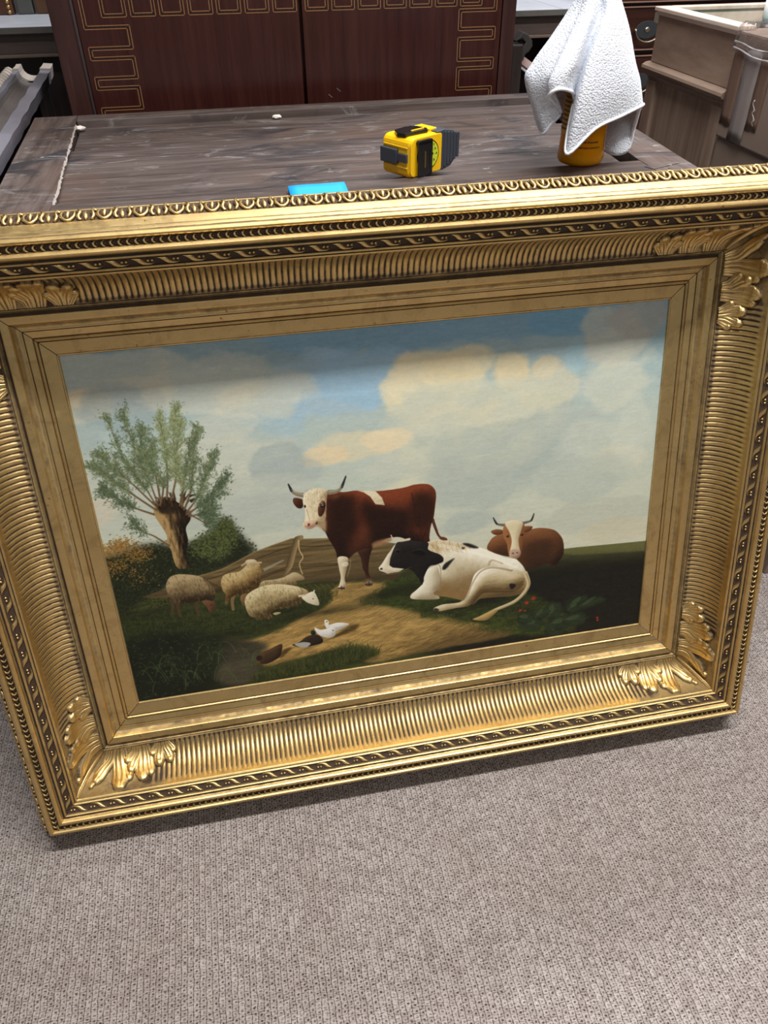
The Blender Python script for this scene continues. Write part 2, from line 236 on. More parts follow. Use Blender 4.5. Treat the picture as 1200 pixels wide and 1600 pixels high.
S={'c1_body':[(463,331),(498,337),(525,337),(551,342),(584,345),(627,344),(651,340),(672,341),(685,345),(695,356),(698,371),(695,396),(691,422),(684,443),(680,469),(678,492),(635,485),(629,469),(612,459),(591,458),(574,463),(556,470),(549,475),(528,477),(514,482),(496,495),(475,492),(472,476),(467,460),(458,440),(453,425),(446,409),(459,375)],'c1_leg1':[(475,488),(475,515),(477,538),(472,557),(468,567),(484,569),(487,556),(485,544),(493,514),(496,492)],'c1_leg1b':[(491,494),(492,513),(486,540),(488,558),(481,557),(482,539),(485,512),(486,493)],'c1_leg2':[(520,476),(525,499),(527,523),(533,543),(530,567),(545,570),(546,557),(540,540),(540,521),(545,495),(551,473)],'c1_head':[(418,328),(438,321),(457,324),(465,333),(462,350),(459,375),(456,394),(446,402),(439,408),(429,410),(421,412),(409,406),(407,397),(412,391),(415,368),(413,358),(412,347),(415,335)],'c1_muz':[(409,395),(416,393),(431,392),(436,397),(434,405),(426,411),(417,412),(409,406)],'c1_eyep':[(446,357),(454,350),(459,358),(456,374),(448,386),(442,383),(442,369)],'c1_ear1':[(413,344),(404,338),(394,337),(392,346),(398,358),(406,362),(412,357)],'c1_ear2':[(463,334),(471,343),(485,342),(497,345),(494,354),(483,359),(470,355),(462,351)],'c1_horn1':[(416,333),(401,328),(391,319),(386,304)],'c1_horn2':[(469,333),(484,333),(496,324),(506,302)],'c1_patch':[(528,338),(567,344),(580,361),(585,379),(565,374),(555,355),(541,343)],'c1_dew':[(438,406),(456,394),(454,425),(452,423),(445,414)],'c1_tail':[(688,427),(695,452),(702,470),(716,480)],'c1_udder':[(628,454),(637,440),(644,432),(656,447),(660,474),(632,479)],'c1_dark1':[(485,342),(524,351),(518,383),(526,417),(510,444),(486,493),(474,476),(463,437),(461,393),(464,350)],'c1_dark2':[(543,357),(562,378),(588,382),(635,399),(640,437),(608,455),(556,466),(545,427),(534,385)],'c1_dark3':[(649,357),(688,364),(694,396),(682,443),(647,438),(642,400)],'c1_light':[(533,410),(545,431),(549,472),(521,483),(496,495),(502,465),(524,435)],'c1_light2':[(563,353),(603,358),(637,349),(671,344),(685,355),(650,359),(632,388),(588,382)],'c1_bell':[(551,467),(563,461),(594,458),(591,467),(556,474)],'c2_head':[(601,477),(612,470),(632,469),(658,477),(677,483),(677,500),(704,517),(710,534),(693,540),(677,543),(664,568),(659,587),(652,569),(632,541),(608,544),(582,546),(564,535),(562,528),(571,518),(587,495)],'c2_muz':[(592,489),(598,480),(605,473),(597,490),(590,508),(587,525),(594,532),(609,536),(620,539),(608,545),(582,546),(564,535),(562,528),(571,518),(585,497)],'c2_body':[(674,482),(700,479),(741,491),(784,506),(816,523),(854,546),(879,554),(898,575),(909,601),(912,623),(902,643),(877,651),(827,647),(794,646),(777,657),(739,637),(701,624),(690,629),(636,620),(632,608),(645,598),(662,582),(667,559),(679,543),(709,531),(704,517),(677,500)],'c2_fleg':[(677,542),(693,539),(701,565),(701,598),(685,613),(697,623),(693,630),(639,621),(632,610),(648,596),(663,580),(664,562)],'c2_hleg':[(783,578),(805,566),(838,568),(871,583),(900,605),(899,622),(877,634),(838,630),(799,628),(783,645),(769,660),(738,661),(697,663),(683,654),(706,646),(744,647),(761,635),(773,606)],'c2_p1':[(707,553),(714,540),(736,530),(730,538),(715,555)],'c2_p2':[(755,496),(770,498),(793,512),(778,511),(762,502)],'c2_p3':[(752,506),(760,506),(757,511)],'c2_p4':[(866,618),(880,620),(880,627),(871,633)],'c2_mane':[(677,483),(700,479),(741,491),(773,503),(757,512),(720,506),(699,512),(681,499)],'c2_tail':[(904,594),(912,623),(902,646),(877,667),(833,681),(796,696)],'c2_tuft':[(827,681),(838,685),(810,706),(777,699),(793,693)],'c2_horn':[(634,467),(612,468),(599,462),(594,451)],'c2_bellysh':[(702,574),(707,620),(755,639),(775,607),(755,619),(723,610)],'c3_body':[(813,520),(821,496),(837,486),(853,482),(896,485),(934,483),(968,492),(985,508),(994,527),(996,557),(987,574),(978,590),(967,588),(959,578),(915,584),(898,573),(879,552),(848,540)],'c3_head':[(849,477),(856,457),(874,454),(896,463),(900,484),(897,513),(893,538),(887,553),(870,551),(863,540),(859,513),(851,495)],'c3_blaze':[(854,459),(874,454),(895,463),(892,483),(886,505),(889,529),(892,541),(883,553),(870,551),(865,539),(870,509),(865,485)],'c3_muz':[(865,532),(878,528),(892,536),(888,551),(870,550)],'c3_horn1':[(852,464),(834,458),(826,442)],'c3_horn2':[(896,465),(915,461),(921,445)],'c3_ear1':[(850,477),(834,472),(821,476),(832,486),(850,484)],'c3_ear2':[(896,475),(912,475),(919,479),(911,488),(899,489)],'c3_dark':[(903,525),(952,515),(972,529),(959,575),(915,580),(898,569)],'s1_body':[(107,499),(117,482),(134,477),(161,482),(178,489),(191,500),(201,516),(205,531),(201,548),(190,555),(179,553),(168,547),(158,549),(140,550),(123,543),(114,533),(107,520)],'s1_head':[(174,550),(184,548),(196,553),(202,561),(198,573),(191,581),(186,578),(182,566)],'s1_l1':[(113,529),(112,550),(106,570)],'s1_l2':[(122,541),(122,560),(123,578)],'s1_l3':[(163,544),(160,562),(162,583)],'s2_body':[(220,511),(227,495),(242,491),(261,490),(272,483),(285,473),(299,473),(308,483),(307,506),(302,526),(291,539),(275,545),(257,545),(246,546),(234,552),(228,562),(221,561),(226,543),(221,530)],'s2_head':[(276,472),(282,465),(296,466),(301,471),(303,478),(287,478)],'s2_e1':[(268,476),(279,471)],'s2_e2':[(299,474),(309,475)],'s2_l':[(243,543),(237,558),(236,580)],'s4_body':[(299,534),(308,521),(330,521),(352,519),(368,514),(379,534),(373,542),(328,538)],'s4_head':[(362,518),(374,510),(386,514),(398,527),(392,532),(379,532),(368,530)],'s4_rear':[(257,549),(275,544),(267,563),(260,576),(256,565)],'s3_body':[(263,571),(267,554),(281,542),(306,533),(336,533),(365,540),(390,551),(404,564),(395,576),(383,587),(367,595),(348,596),(329,596),(316,604),(320,616),(300,616),(278,609),(267,597)],'s3_face':[(387,574),(400,567),(413,564),(419,573),(424,594),(421,601),(408,596),(396,588)],'s3_ear':[(382,570),(396,570)],'s3_ear2':[(413,566),(416,561)],'s3_leg':[(320,605),(330,603),(338,606),(327,610)],'d1':[(431,644),(436,641),(441,647),(441,655),(461,653),(486,660),(476,667),(459,675),(448,672),(434,663)],'d2':[(408,657),(421,665),(440,664),(446,660),(454,667),(453,684),(442,690),(427,686),(413,674)],'d3':[(353,694),(368,690),(389,677),(410,676),(423,690),(420,701),(398,704),(375,704)],'d3b':[(359,693),(380,691),(395,697),(386,705),(371,703)],'d3h':[(399,665),(404,663),(408,667),(409,673),(403,676),(398,672)],'d4':[(273,717),(280,704),(302,696),(330,687),(328,708),(322,721),(302,731),(286,734),(275,728)],'d_sh':[(455,684),(487,667),(511,668),(486,683),(442,694),(410,704),(402,707)],'d4_sh':[(322,725),(332,704),(352,701),(334,718)],'pond':[(197,659),(245,662),(278,674),(300,685),(289,696),(274,707),(272,740),(259,761),(238,780),(192,772),(173,744),(189,701)],'path':[(235,670),(283,662),(334,649),(379,628),(431,610),(455,586),(469,557),(536,561),(579,575),(556,594),(569,622),(628,643),(687,667),(717,683),(810,720),(893,749),(826,762),(716,764),(622,769),(522,774),(503,731),(444,722),(384,729),(325,735),(283,738),(285,700)],'trunk':[(125,403),(131,419),(132,440),(138,463),(160,463),(159,436),(168,402),(168,374),(181,353),(174,330),(150,305),(129,301),(118,315),(111,334),(122,365),(128,386)],'trunk_dk':[(129,302),(150,305),(164,326),(184,339),(176,358),(158,360),(149,339),(127,336),(119,320)],'bush':[(-3,419),(17,415),(32,407),(81,400),(124,404),(127,413),(168,409),(211,393),(227,375),(255,364),(269,396),(292,428),(301,445),(278,465),(225,483),(177,494),(137,490),(97,511),(60,518),(9,552),(1,521)],'bush_l':[(170,422),(211,393),(227,375),(255,364),(267,396),(254,435),(207,449)],'fence':[(55,520),(98,508),(137,490),(179,486),(226,478),(299,448),(380,428),(407,433),(501,444),(610,475),(606,565),(527,555),(397,535),(351,520),(307,534),(224,520),(196,527),(103,530)],'fgap':[(312,491),(356,476),(360,478),(314,498)],'post':[(386,428),(398,424),(405,426),(404,433),(396,438),(385,467),(373,499),(352,517),(366,479),(379,447)],'rope':[(394,435),(393,457),(399,476),(390,491),(394,517)],'meadow':[(964,545),(1026,546),(1105,550),(1209,555),(1235,836),(972,788)],'ground':[(-27,453),(15,437),(27,508),(160,506),(294,511),(390,519),(474,524),(575,524),(721,522),(871,561),(964,552),(1027,568),(1220,584),(1284,1065),(-61,827)],'grassl':[(-5,573),(56,568),(151,560),(261,554),(357,570),(456,570),(462,587),(431,610),(372,627),(306,649),(241,658),(181,631),(87,622),(-8,622)],'grassm':[(511,612),(572,577),(631,565),(749,626),(718,655),(687,671),(569,627)],'grassm2':[(649,669),(718,655),(810,662),(920,654),(1037,772),(842,751),(717,693)],'grassb':[(255,768),(322,756),(412,741),(481,722),(532,738),(546,759),(439,778),(302,801)],'weeds':[(-10,630),(62,609),(181,631),(204,668),(164,747),(30,792),(-13,757)],'burdock':[(897,712),(968,662),(1033,681),(1098,683),(1116,713),(1037,772),(922,761)],'c2_hoof':[(682,654),(690,653),(697,658),(696,663),(688,661)],'c2_eye':[(607,493)],'c2_nost':[(566,531)],'c3_eyes':[(860,493),(893,494)],'c1_eyes':[(413,358),(452,363)],'c2_neckline':[(652,569),(667,552),(679,543),(699,541),(703,565),(701,598)],'c2_thigh':[(871,583),(827,568),(797,573),(777,601),(763,635),(744,647)],'c2_under':[(777,657),(799,630),(838,633),(877,637),(900,623)],'c2_spine':[(705,484),(762,505),(816,530),(859,553),(898,578)],'c2_hip':[(816,559),(819,551),(827,549),(849,561)],'burd':[(921,734),(975,708),(982,756),(995,744),(1036,699),(1071,700),(1032,741),(907,716),(947,710)],'poppy':[(909,675),(925,665),(893,693),(905,696),(1090,747),(1091,754)],'c1_haunch':[(644,358),(649,390),(649,427),(661,444)],'c1_hoof1':[(468,563),(484,564),(484,570),(468,567)],'c1_hoof2':[(530,563),(546,564),(546,570),(530,568)],'_branches':[[(119,320),(104,275),(74,206),(60,120)],[(122,316),(114,262),(98,191),(92,111)],[(128,307),(127,241),(112,193),(119,154)],[(116,325),(73,281),(35,238),(10,217)],[(110,334),(75,314),(42,286),(26,272)],[(119,320),(77,258),(47,221),(35,197)],[(141,304),(152,244),(155,176),(158,131)],[(149,308),(170,246),(175,178),(189,122)],[(168,327),(175,285),(171,228),(193,149)],[(171,332),(192,287),(207,218),(224,161)],[(175,338),(202,307),(226,263),(247,223)],[(174,343),(203,327),(237,302),(268,268)],[(178,348),(200,346),(218,344),(220,329)],[(126,316),(138,275),(125,227),(136,187)],[(164,322),(183,262),(198,217),(204,181)],[(128,408),(102,382),(82,369),(67,345)],[(178,343),(194,355),(210,368),(217,353)]],'_clouds':[(241,-21,529,87,(120,150,170),0.8),(732,-1,378,58,(112,155,190),0.9),(999,22,113,36,(105,160,200),0.9),(469,112,138,65,(150,180,205),0.9),(573,97,100,58,(140,180,215),0.8),(376,154,75,50,(150,182,205),0.6),(67,45,151,50,(190,190,178),0.7),(21,101,56,31,(222,200,165),0.8),(117,87,75,36,(205,198,178),0.5),(93,122,75,58,(140,158,168),0.7),(-3,162,63,58,(150,165,170),0.5),(24,259,75,87,(185,185,175),0.5),(1,311,50,29,(215,190,165),0.6),(262,77,126,72,(200,196,180),0.6),(343,111,100,50,(208,200,180),0.6),(289,238,113,65,(196,196,184),0.7),(274,169,88,43,(205,202,188),0.5),(716,125,107,72,(222,208,172),0.95),(649,131,56,65,(228,212,175),0.8),(770,91,75,43,(225,208,168),0.9),(865,113,56,40,(228,205,160),0.9),(934,114,44,29,(222,200,160),0.8),(949,149,75,58,(205,198,175),0.8),(810,189,176,79,(196,198,182),0.9),(728,207,138,65,(190,194,182),0.8),(1003,100,31,43,(150,185,205),0.8),(1087,82,75,72,(190,190,182),0.9),(1139,34,63,43,(165,165,165),0.8),(1092,164,88,87,(198,200,188),0.8),(537,241,88,36,(218,202,168),0.7),(469,253,50,21,(226,200,160),0.8),(591,233,50,26,(226,205,170),0.8),(365,247,56,36,(150,165,170),0.7),(394,279,69,29,(155,168,172),0.6),(311,318,126,36,(180,186,178),0.6),(615,293,100,31,(188,192,182),0.8),(867,280,201,65,(158,172,172),0.85),(1010,240,75,50,(170,182,180),0.8),(1057,289,88,58,(190,196,186),0.7),(1105,339,63,29,(205,200,180),0.7),(1016,366,113,50,(170,180,174),0.8),(1142,240,50,87,(195,200,190),0.6),(781,358,151,58,(160,172,170),0.8),(339,358,189,43,(165,175,170),0.6),(1053,473,138,36,(172,178,168),0.8),(1118,515,88,26,(188,182,160),0.8),(128,300,151,58,(180,184,176),0.5),(751,446,75,36,(150,165,168),0.6)]}
# ---------------------------------------------------------------- painted canvas (numpy brush work)
def make_painting():
    rg=np.random.default_rng(7)
    CW,CH=1200,782
    img=np.zeros((CH,CW,3),np.float32)
    YY,XX=np.mgrid[0:CH,0:CW].astype(np.float32)
    def rgb(c): return np.array(c,np.float32)/255
    def noise(cx,cy,seed):
        r=np.random.default_rng(seed)
        ny,nx=int(CH/cy)+3,int(CW/cx)+3
        g=r.random((ny,nx)).astype(np.float32)
        fy=np.arange(CH)/cy;fx=np.arange(CW)/cx
        iy=fy.astype(int);ix=fx.astype(int)
        ty=(fy-iy);tx=(fx-ix);ty=ty*ty*(3-2*ty);tx=tx*tx*(3-2*tx)
        a=g[iy]*(1-ty)[:,None]+g[iy+1]*ty[:,None]
        return (a[:,ix]*(1-tx)+a[:,ix+1]*tx).astype(np.float32)
    def fbm(cx,cy,seed,n=4):
        o=0;amp=1;s=0
        for k in range(n):
            o=o+amp*noise(max(cx/2**k,1.5),max(cy/2**k,1.5),seed+k);s+=amp;amp*=.55
        return o/s
    def blur(m,r):
        if r<1: return m
        r=int(r)
        for ax in (0,1):
            for _ in range(2):
                p=np.pad(m,[(r+1,r) if a==ax else (0,0) for a in (0,1)],mode='edge')
                c=np.cumsum(p,axis=ax,dtype=np.float64)
                m=((c[2*r+1:]-c[:-2*r-1]) if ax==0 else (c[:,2*r+1:]-c[:,:-2*r-1]))/(2*r+1)
        return m.astype(np.float32)
    def spline(pts,n=6,closed=True):
        P=np.array(pts,float);N=len(P);o=[]
        for i in range(N if closed else N-1):
            if closed: p0,p1,p2,p3=P[i-1],P[i],P[(i+1)%N],P[(i+2)%N]
            else: p0,p1,p2,p3=P[max(i-1,0)],P[i],P[i+1],P[min(i+2,N-1)]
            for k in range(n):
                t=k/n
                o.append(.5*((2*p1)+(p2-p0)*t+(2*p0-5*p1+4*p2-p3)*t*t+(3*p1-p0-3*p2+p3)*t**3))
        if not closed:o.append(P[-1])
        return np.array(o)
    def mask(pts,smooth=True,feather=0):
        P=spline(pts,5) if smooth else np.array(pts,float)
        m=np.zeros((CH,CW),np.float32);SS=3
        y0=max(int(P[:,1].min())-1,0);y1=min(int(P[:,1].max())+2,CH)
        A,B=P,np.roll(P,-1,0)
        xe=np.arange(CW+1)
        for y in range(y0,y1):
            for s in range(SS):
                yy=y+(s+.5)/SS
                w=((A[:,1]<=yy)!=(B[:,1]<=yy))
                if not w.any(): continue
                a,b=A[w],B[w]
                xs=np.sort(a[:,0]+(yy-a[:,1])/(b[:,1]-a[:,1])*(b[:,0]-a[:,0]))
                for i in range(0,len(xs)-1,2):
                    l,r=max(xs[i],0),min(xs[i+1],CW)
                    if r<=l: continue
                    i0,i1=int(l),int(min(r,CW-1))
                    if i0==i1: m[y,i0]+=(r-l)/SS
                    else:
                        m[y,i0]+=(i0+1-l)/SS;m[y,i0+1:i1]+=1/SS;m[y,i1]+=(r-i1)/SS
        np.clip(m,0,1,out=m)
        return blur(m,feather) if feather else m
    def put(m,c):
        nonlocal img
        c=np.asarray(c,np.float32)
        img+=m[...,None]*(c-img)
    def form(m,c_dark,c_mid,c_light,r=14,lx=-.55,ly=-.75,gain=1.6,tex=None):
        # rounded form: the blurred outline serves as a pillow whose slope picks dark, middle or light paint
        h=blur(m,r);gy,gx=np.gradient(h)
        l=-(gx*-lx+gy*-ly)*-1
        l=(-(gx*lx+gy*ly))*r*-gain
        l=-l
        if tex is not None: l=l+tex
        l=np.clip(l,-1,1)[...,None]
        c=np.where(l>0,rgb(c_mid)*(1-l)+rgb(c_light)*l,rgb(c_mid)*(1+l)-rgb(c_dark)*l)
        put(m,c);return l[...,0]
    def dot(x,y,rx,ry,c,a=1.,ang=0.):
        R=int(max(rx,ry)*1.3+2);x0,x1=max(int(x)-R,0),min(int(x)+R+1,CW);y0,y1=max(int(y)-R,0),min(int(y)+R+1,CH)
        if x1<=x0 or y1<=y0: return
        dx=XX[y0:y1,x0:x1]-x;dy=YY[y0:y1,x0:x1]-y
        ca,sa=math.cos(ang),math.sin(ang)
        d=np.sqrt(((dx*ca+dy*sa)/rx)**2+((-dx*sa+dy*ca)/ry)**2)
        m=np.clip((1-d)*min(rx,ry)+.5,0,1)*a
        v=img[y0:y1,x0:x1];v+=m[...,None]*(c-v)
    def stroke(pts,w0,w1,c,a=1.,n=5):
        P=spline(pts,n,False) if len(pts)>2 else np.array(pts,float)
        N=len(P)-1
        x0,x1=max(int(P[:,0].min()-w0-2),0),min(int(P[:,0].max()+w0+3),CW)
        y0,y1=max(int(P[:,1].min()-w0-2),0),min(int(P[:,1].max()+w0+3),CH)
        if x1<=x0 or y1<=y0: return
        X=XX[y0:y1,x0:x1];Y=YY[y0:y1,x0:x1];m=np.zeros_like(X)
        for i in range(N):
            a0,b0=P[i],P[i+1];d=b0-a0;L=max(d@d,1e-6)
            t=np.clip(((X-a0[0])*d[0]+(Y-a0[1])*d[1])/L,0,1)
            dist=np.sqrt((X-a0[0]-t*d[0])**2+(Y-a0[1]-t*d[1])**2)
            w=(w0+(w1-w0)*(i+t)/N)/2
            m=np.maximum(m,np.clip(w-dist+.5,0,1)*np.minimum(1,w*2))
        v=img[y0:y1,x0:x1];v+=(m*a)[...,None]*(np.asarray(c,np.float32)-v)
    def strokes(name,*a,**k): stroke(S[name],*a,**k)
    def inside(m,n):
        w=np.argwhere(m>.5)
        return w[rg.integers(0,len(w),n)][:,::-1].astype(float)
    N1=fbm(160,110,11,5);N2=fbm(60,40,21,4);N3=fbm(12,4,31,3);N4=fbm(5,3,41,2);NH=fbm(40,7,51,3)
    # ---- sky
    t=YY/CH
    top=rgb((146,174,190));mid=rgb((176,188,182));low=rgb((192,192,174))
    k=np.clip(t/.34,0,1)[...,None];k2=np.clip((t-.34)/.34,0,1)[...,None]
    img[:]=(top*(1-k)+mid*k)*(1-k2)+low*k2
    put(np.clip((XX/CW-.55)*1.2,0,.5)*np.clip(1-t/.25,0,1),rgb((112,154,184)))
    for x,y,rx,ry,col,a in S['_clouds']:
        wob=(N1-.5)*1.5+(N2-.5)*.9
        d=np.sqrt(((XX-x)/rx)**2+((YY-y)/ry)**2)+wob*.75
        edge=np.clip((1.10-d)/.32,0,1);edge=edge*edge*(3-2*edge)
        put(edge*a*(.85+.3*(N2-.5)),rgb(col))
    # creamy lit crowns of the big cloud
    for P in ([(620,285),(640,215),(690,180),(745,170),(790,190),(830,160),(880,150),(930,165),(955,200),(985,230),(960,270),(930,300),(880,330),(760,340),(680,330)],[(470,405),(520,360),(590,345),(640,320),(690,345),(700,400),(610,420),(520,420)]):
        m=mask(P,feather=9)*np.clip(.55+1.4*(N2-.35),0,1)
        f=blur(m,16);gy,gx=np.gradient(f)
        l=np.clip((gx*.5+gy*.9)*26,-.25,1)
        put(m*.35,rgb((205,203,182)));put(m*np.clip(l,0,1)*np.clip(N1*1.9-.2,.2,1)*.75,rgb((232,212,168)));put(m*np.clip(-l,0,1),rgb((165,172,168)))
    img+=((N3-.5)*.035+(NH-.5)*.03)[...,None]
    g_=img.mean(axis=2,keepdims=True);img[:]=(img*.84+g_*.16)*np.array([1.035,1.03,.985],np.float32)
    # ---- distant meadow and ground
    g=mask(S['meadow'],False);put(g,rgb((98,97,56)));
    gm=mask(S['ground'],False,2)
    shade=np.clip((XX-560)/330,0,1)
    gcol=rgb((58,62,30))*(1-shade[...,None])+rgb((26,25,17))*shade[...,None]
    gcol=gcol*(.65+.7*NH[...,None])
    put(gm,gcol)
    put(np.clip(1-(YY-548-.012*(XX-860))/62,0,1)*np.clip((XX-850)/50,0,1)*np.clip((YY-541)/3,0,1)*gm,rgb((98,97,56))*(.8+.3*NH[...,None]))
    put(blur(mask([(850,590),(1260,604),(1260,830),(660,830),(720,700),(850,650)],False),24)*.95,rgb((25,24,18))*(.7+.6*N3[...,None]))
    put(blur(mask([(-5,560),(120,560),(150,700),(250,785),(-5,790)],False),14)*.9,rgb((22,25,17))*(.6+.8*N2[...,None]))
    # ---- bushes behind the willow
    bm=mask(S['bush'],feather=2)
    put(blur(bm,7),rgb((30,33,20))*(.6+.7*N2[...,None]))
    for P,n,c1,c2,sz in ((S['bush'],2600,(26,32,18),(62,68,38),(1.,2.3)),(S['bush_l'],1500,(44,54,28),(104,110,60),(1.,2.2)),):
        mm=mask(P,feather=3)
        for x,y in inside(mm,n):
            u=rg.random();dot(x+rg.normal(0,6),y+rg.normal(0,7),rg.uniform(*sz),rg.uniform(1.,2.),rgb(c1)*(1-u)+rgb(c2)*u,.75,rg.uniform(-1,1))
    bx0=[p[0] for p in S['bush']];left=min(bx0)
    for cx,cy,r,n in ((12,402,20,420),(36,392,17,340),(62,418,24,380),(15,440,24,300),(52,470,30,150)):
        for i in range(n):
            x,y=cx+rg.normal(0,r*.7),cy+rg.normal(0,r*.45);u=rg.random()
            dot(x,y,rg.uniform(.9,2.0),rg.uniform(.7,1.3),rgb((86,62,26))*(1-u)+rgb((182,136,66))*u,.8,rg.uniform(-1,1))
    for i in range(900):
        x,y=rg.uniform(-5,130),rg.normal(500,30);dot(x,y,rg.uniform(1,2.4),rg.uniform(.8,1.6),rgb((20,24,14))*rg.uniform(.7,2.0),.8,rg.uniform(-1,1))
    # ---- willow
    tm=mask(S['trunk'])
    form(tm,(26,19,12),(92,72,44),(166,136,88),r=12,lx=-1,ly=-.2,gain=3.0,tex=(fbm(4,18,61,3)-.5)*2.4)
    put(mask(S['trunk_dk'],feather=2)*np.clip(N2*1.7-.15,0,1),rgb((40,29,18)))
    h0=S['trunk_dk']
    for i in range(34):
        x=rg.uniform(h0[0][0]-8,h0[3][0]+4);y=rg.uniform(h0[0][1]-2,h0[0][1]+22);a=-1.57+(x-h0[1][0])/45+rg.normal(0,.25);L=rg.uniform(6,20)
        stroke([(x,y),(x+L*math.cos(a),y+L*math.sin(a))],rg.uniform(3,6),1.5,rgb((46,33,21))*rg.uniform(.6,1.7),.9)
    for P in S['_branches']:
        stroke(P,rg.uniform(3,5),.8,rgb((88,68,46)),.95)
        stroke([(x-1,y) for x,y in P],1.5,.4,rgb((150,122,82)),.6)
    for bi,P in enumerate(S['_branches']):
        Q=spline(P,12,False)
        for j in range(64 if bi<14 else 22):
            f=rg.uniform(.3,1.) if bi<15 else rg.uniform(.55,1)
            p=Q[int(f*(len(Q)-1))];d=Q[min(int(f*(len(Q)-1))+1,len(Q)-1)]-Q[max(int(f*(len(Q)-1))-1,0)]
            L=rg.uniform(10,40)*(1.25-f*.65);an=math.atan2(d[1],d[0])+rg.normal(0,.62)
            e=p+L*np.array([math.cos(an),math.sin(an)])
            stroke([p,e],1.3,.6,rgb((82,84,56)),.8)
            for q in range(rg.integers(10,17)):
                s=p+(e-p)*rg.random()+rg.normal(0,3.8,2)
                lite=np.clip((Q[-1][1]<230)*.2+rg.random()*.8-.1+(.35 if 6<=bi<=8 else 0),0,1)
                c=rgb((50,68,52))*(1-lite)+rgb((150,158,112))*lite
                dot(s[0],s[1],rg.uniform(1.3,2.9),rg.uniform(.55,1.05),c,.84,an+rg.normal(0,.6))
    # ---- fence
    fm=mask(S['fence'],False);fn_=fbm(90,5,71,4)
    put(fm,(rgb((104,86,54))*(.62+.75*fn_[...,None])))
    put(fm*np.clip((YY-(S['post'][0][1]+70))/70,0,.75),rgb((52,42,26)))
    put(mask(S['fgap'],False)*.55,rgb((160,164,156)))
    for d in (18,62,66): stroke([(S['fence'][i][0],S['fence'][i][1]+d*(.35 if i<3 else .75 if i<5 else 1)) for i in range(2,9)],1.7,1.7,rgb((46,36,22)),.85)
    stroke([(p[0],p[1]+1) for p in S['fence'][2:9]],2,2,rgb((146,124,82)),.7)
    form(mask(S['post']),(50,40,26),(120,100,66),(168,144,100),r=6,lx=1,ly=0,gain=1.5)
    strokes('rope',2.6,2,rgb((188,164,116)))
    # ---- pool, grass and sandy path
    pathm=mask(S['path'],feather=3)*np.clip(.4+1.5*N2,0,1)
    for P,n in (('grassl',0),('grassm',0),('grassm2',0)):
        gm2=mask(S[P],feather=7);put(gm2*.9,rgb((46,52,24))*(.5+.9*N3[...,None]))
    pc=rgb((152,122,66))*(.5+.95*fbm(26,6,81,4)[...,None])
    put(mask(S['path'],feather=3),pc)
    sandy=mask(S['path'],feather=12);put(np.clip(sandy-.45,0,1)*np.clip(N2*1.4-.3,0,1)*1.2,rgb((196,164,98)))
    pm_=mask(S['path'],feather=2)
    for x,y in inside(pm_,1500):
        u=rg.random()**1.3;L=rg.uniform(10,46);a=-.33+rg.normal(0,.12);k=np.clip(1.12-max(0,x-620)/420-max(0,y-715)/120,.5,1.1)
        stroke([(x-L*.5*math.cos(a),y-L*.5*math.sin(a)),(x+L*.5*math.cos(a),y+L*.5*math.sin(a))],rg.uniform(1.2,3.),.6,(rgb((96,72,38))*(1-u)+rgb((200,164,98))*u)*k,.42)
    put(np.clip((XX-560)/250,0,.75)*np.clip((YY-700)/50,0,1)*pm_,rgb((84,66,36)))
    for P in ('grassm','grassm2'):
        gm2=mask(S[P],feather=4);put(gm2*np.clip(N2*2.6-.75,0,1)*.95,rgb((52,62,24))*(.6+.8*N3[...,None]))
    po=mask(S['pond'],feather=6);put(po,rgb((74,68,52))*(.75+.4*NH[...,None]))
    put(po*np.clip((XX-S['pond'][0][0]-60)/150,0,1)*np.clip((YY-640)/60,0,1)*.7,rgb((128,120,96)))
    put(po*np.clip(1-(YY-S['pond'][1][1])/60,0,1)*.75,rgb((40,36,24)))
    def grass(P,n,c1,c2,L,w=1.5,fe=0):
        mm=mask(P,feather=fe)
        for x,y in inside(mm,n):
            u=rg.random();l=L*rg.uniform(.5,1.2);s=rg.normal(0,.45)
            stroke([(x,y),(x+s*l*.4,y-l*.6),(x+s*l,y-l)],w,.5,rgb(c1)*(1-u)+rgb(c2)*u,.75,3)
    grass(S['grassl'],1700,(30,37,17),(72,80,40),10,1.3)
    grass(S['grassm'],520,(34,40,18),(78,84,40),9,1.3)
    grass(S['grassm2'],700,(30,36,16),(74,80,38),10,1.3)
    put(mask(S['grassb'],feather=5)*.95,rgb((36,42,18)))
    grass(S['grassb'],900,(26,32,13),(84,88,40),20,1.4)
    put(mask(S['weeds'],feather=9)*.7,rgb((22,28,17)))
    for x,y in inside(mask(S['weeds']),330):
        dot(x,y,rg.uniform(1.5,3),rg.uniform(1.2,2.2),rgb((40,52,32))*(.8+.7*rg.random()),.7,rg.uniform(-1,1))
    for i in range(70):
        x,y=rg.uniform(30,270),rg.uniform(690,770);l=rg.uniform(25,55);s=rg.choice([-1,1])*rg.uniform(.4,1.)
        stroke([(x,y),(x+s*l*.25,y-l*.55),(x+s*l*.7,y-l*.75),(x+s*l,y-l*.45)],1.7,.5,rgb((58,70,40))*rg.uniform(.7,1.35),.8,4)
    # ---- burdock leaves and poppies at the right
    for (cx,cy),rx,ry,an in zip(S['burd'],(34,27,28,30,34,38,34,22,22),(24,24,30,22,24,14,20,18,16),(.5,-.9,1.2,.1,-.5,-.2,.15,.4,-.4)):
        for q in range(7): dot(cx+rx*.62*math.cos(q*.9),cy+ry*.62*math.sin(q*.9),rx*.42,ry*.42,rgb((34,44,27))*rg.uniform(.75,1.15),.7,an)
        dot(cx,cy,rx*.8,ry*.7,rgb((38,49,30)),.75,an);dot(cx-5,cy-5,rx*.5,ry*.3,rgb((66,80,50)),.55,an-.3)
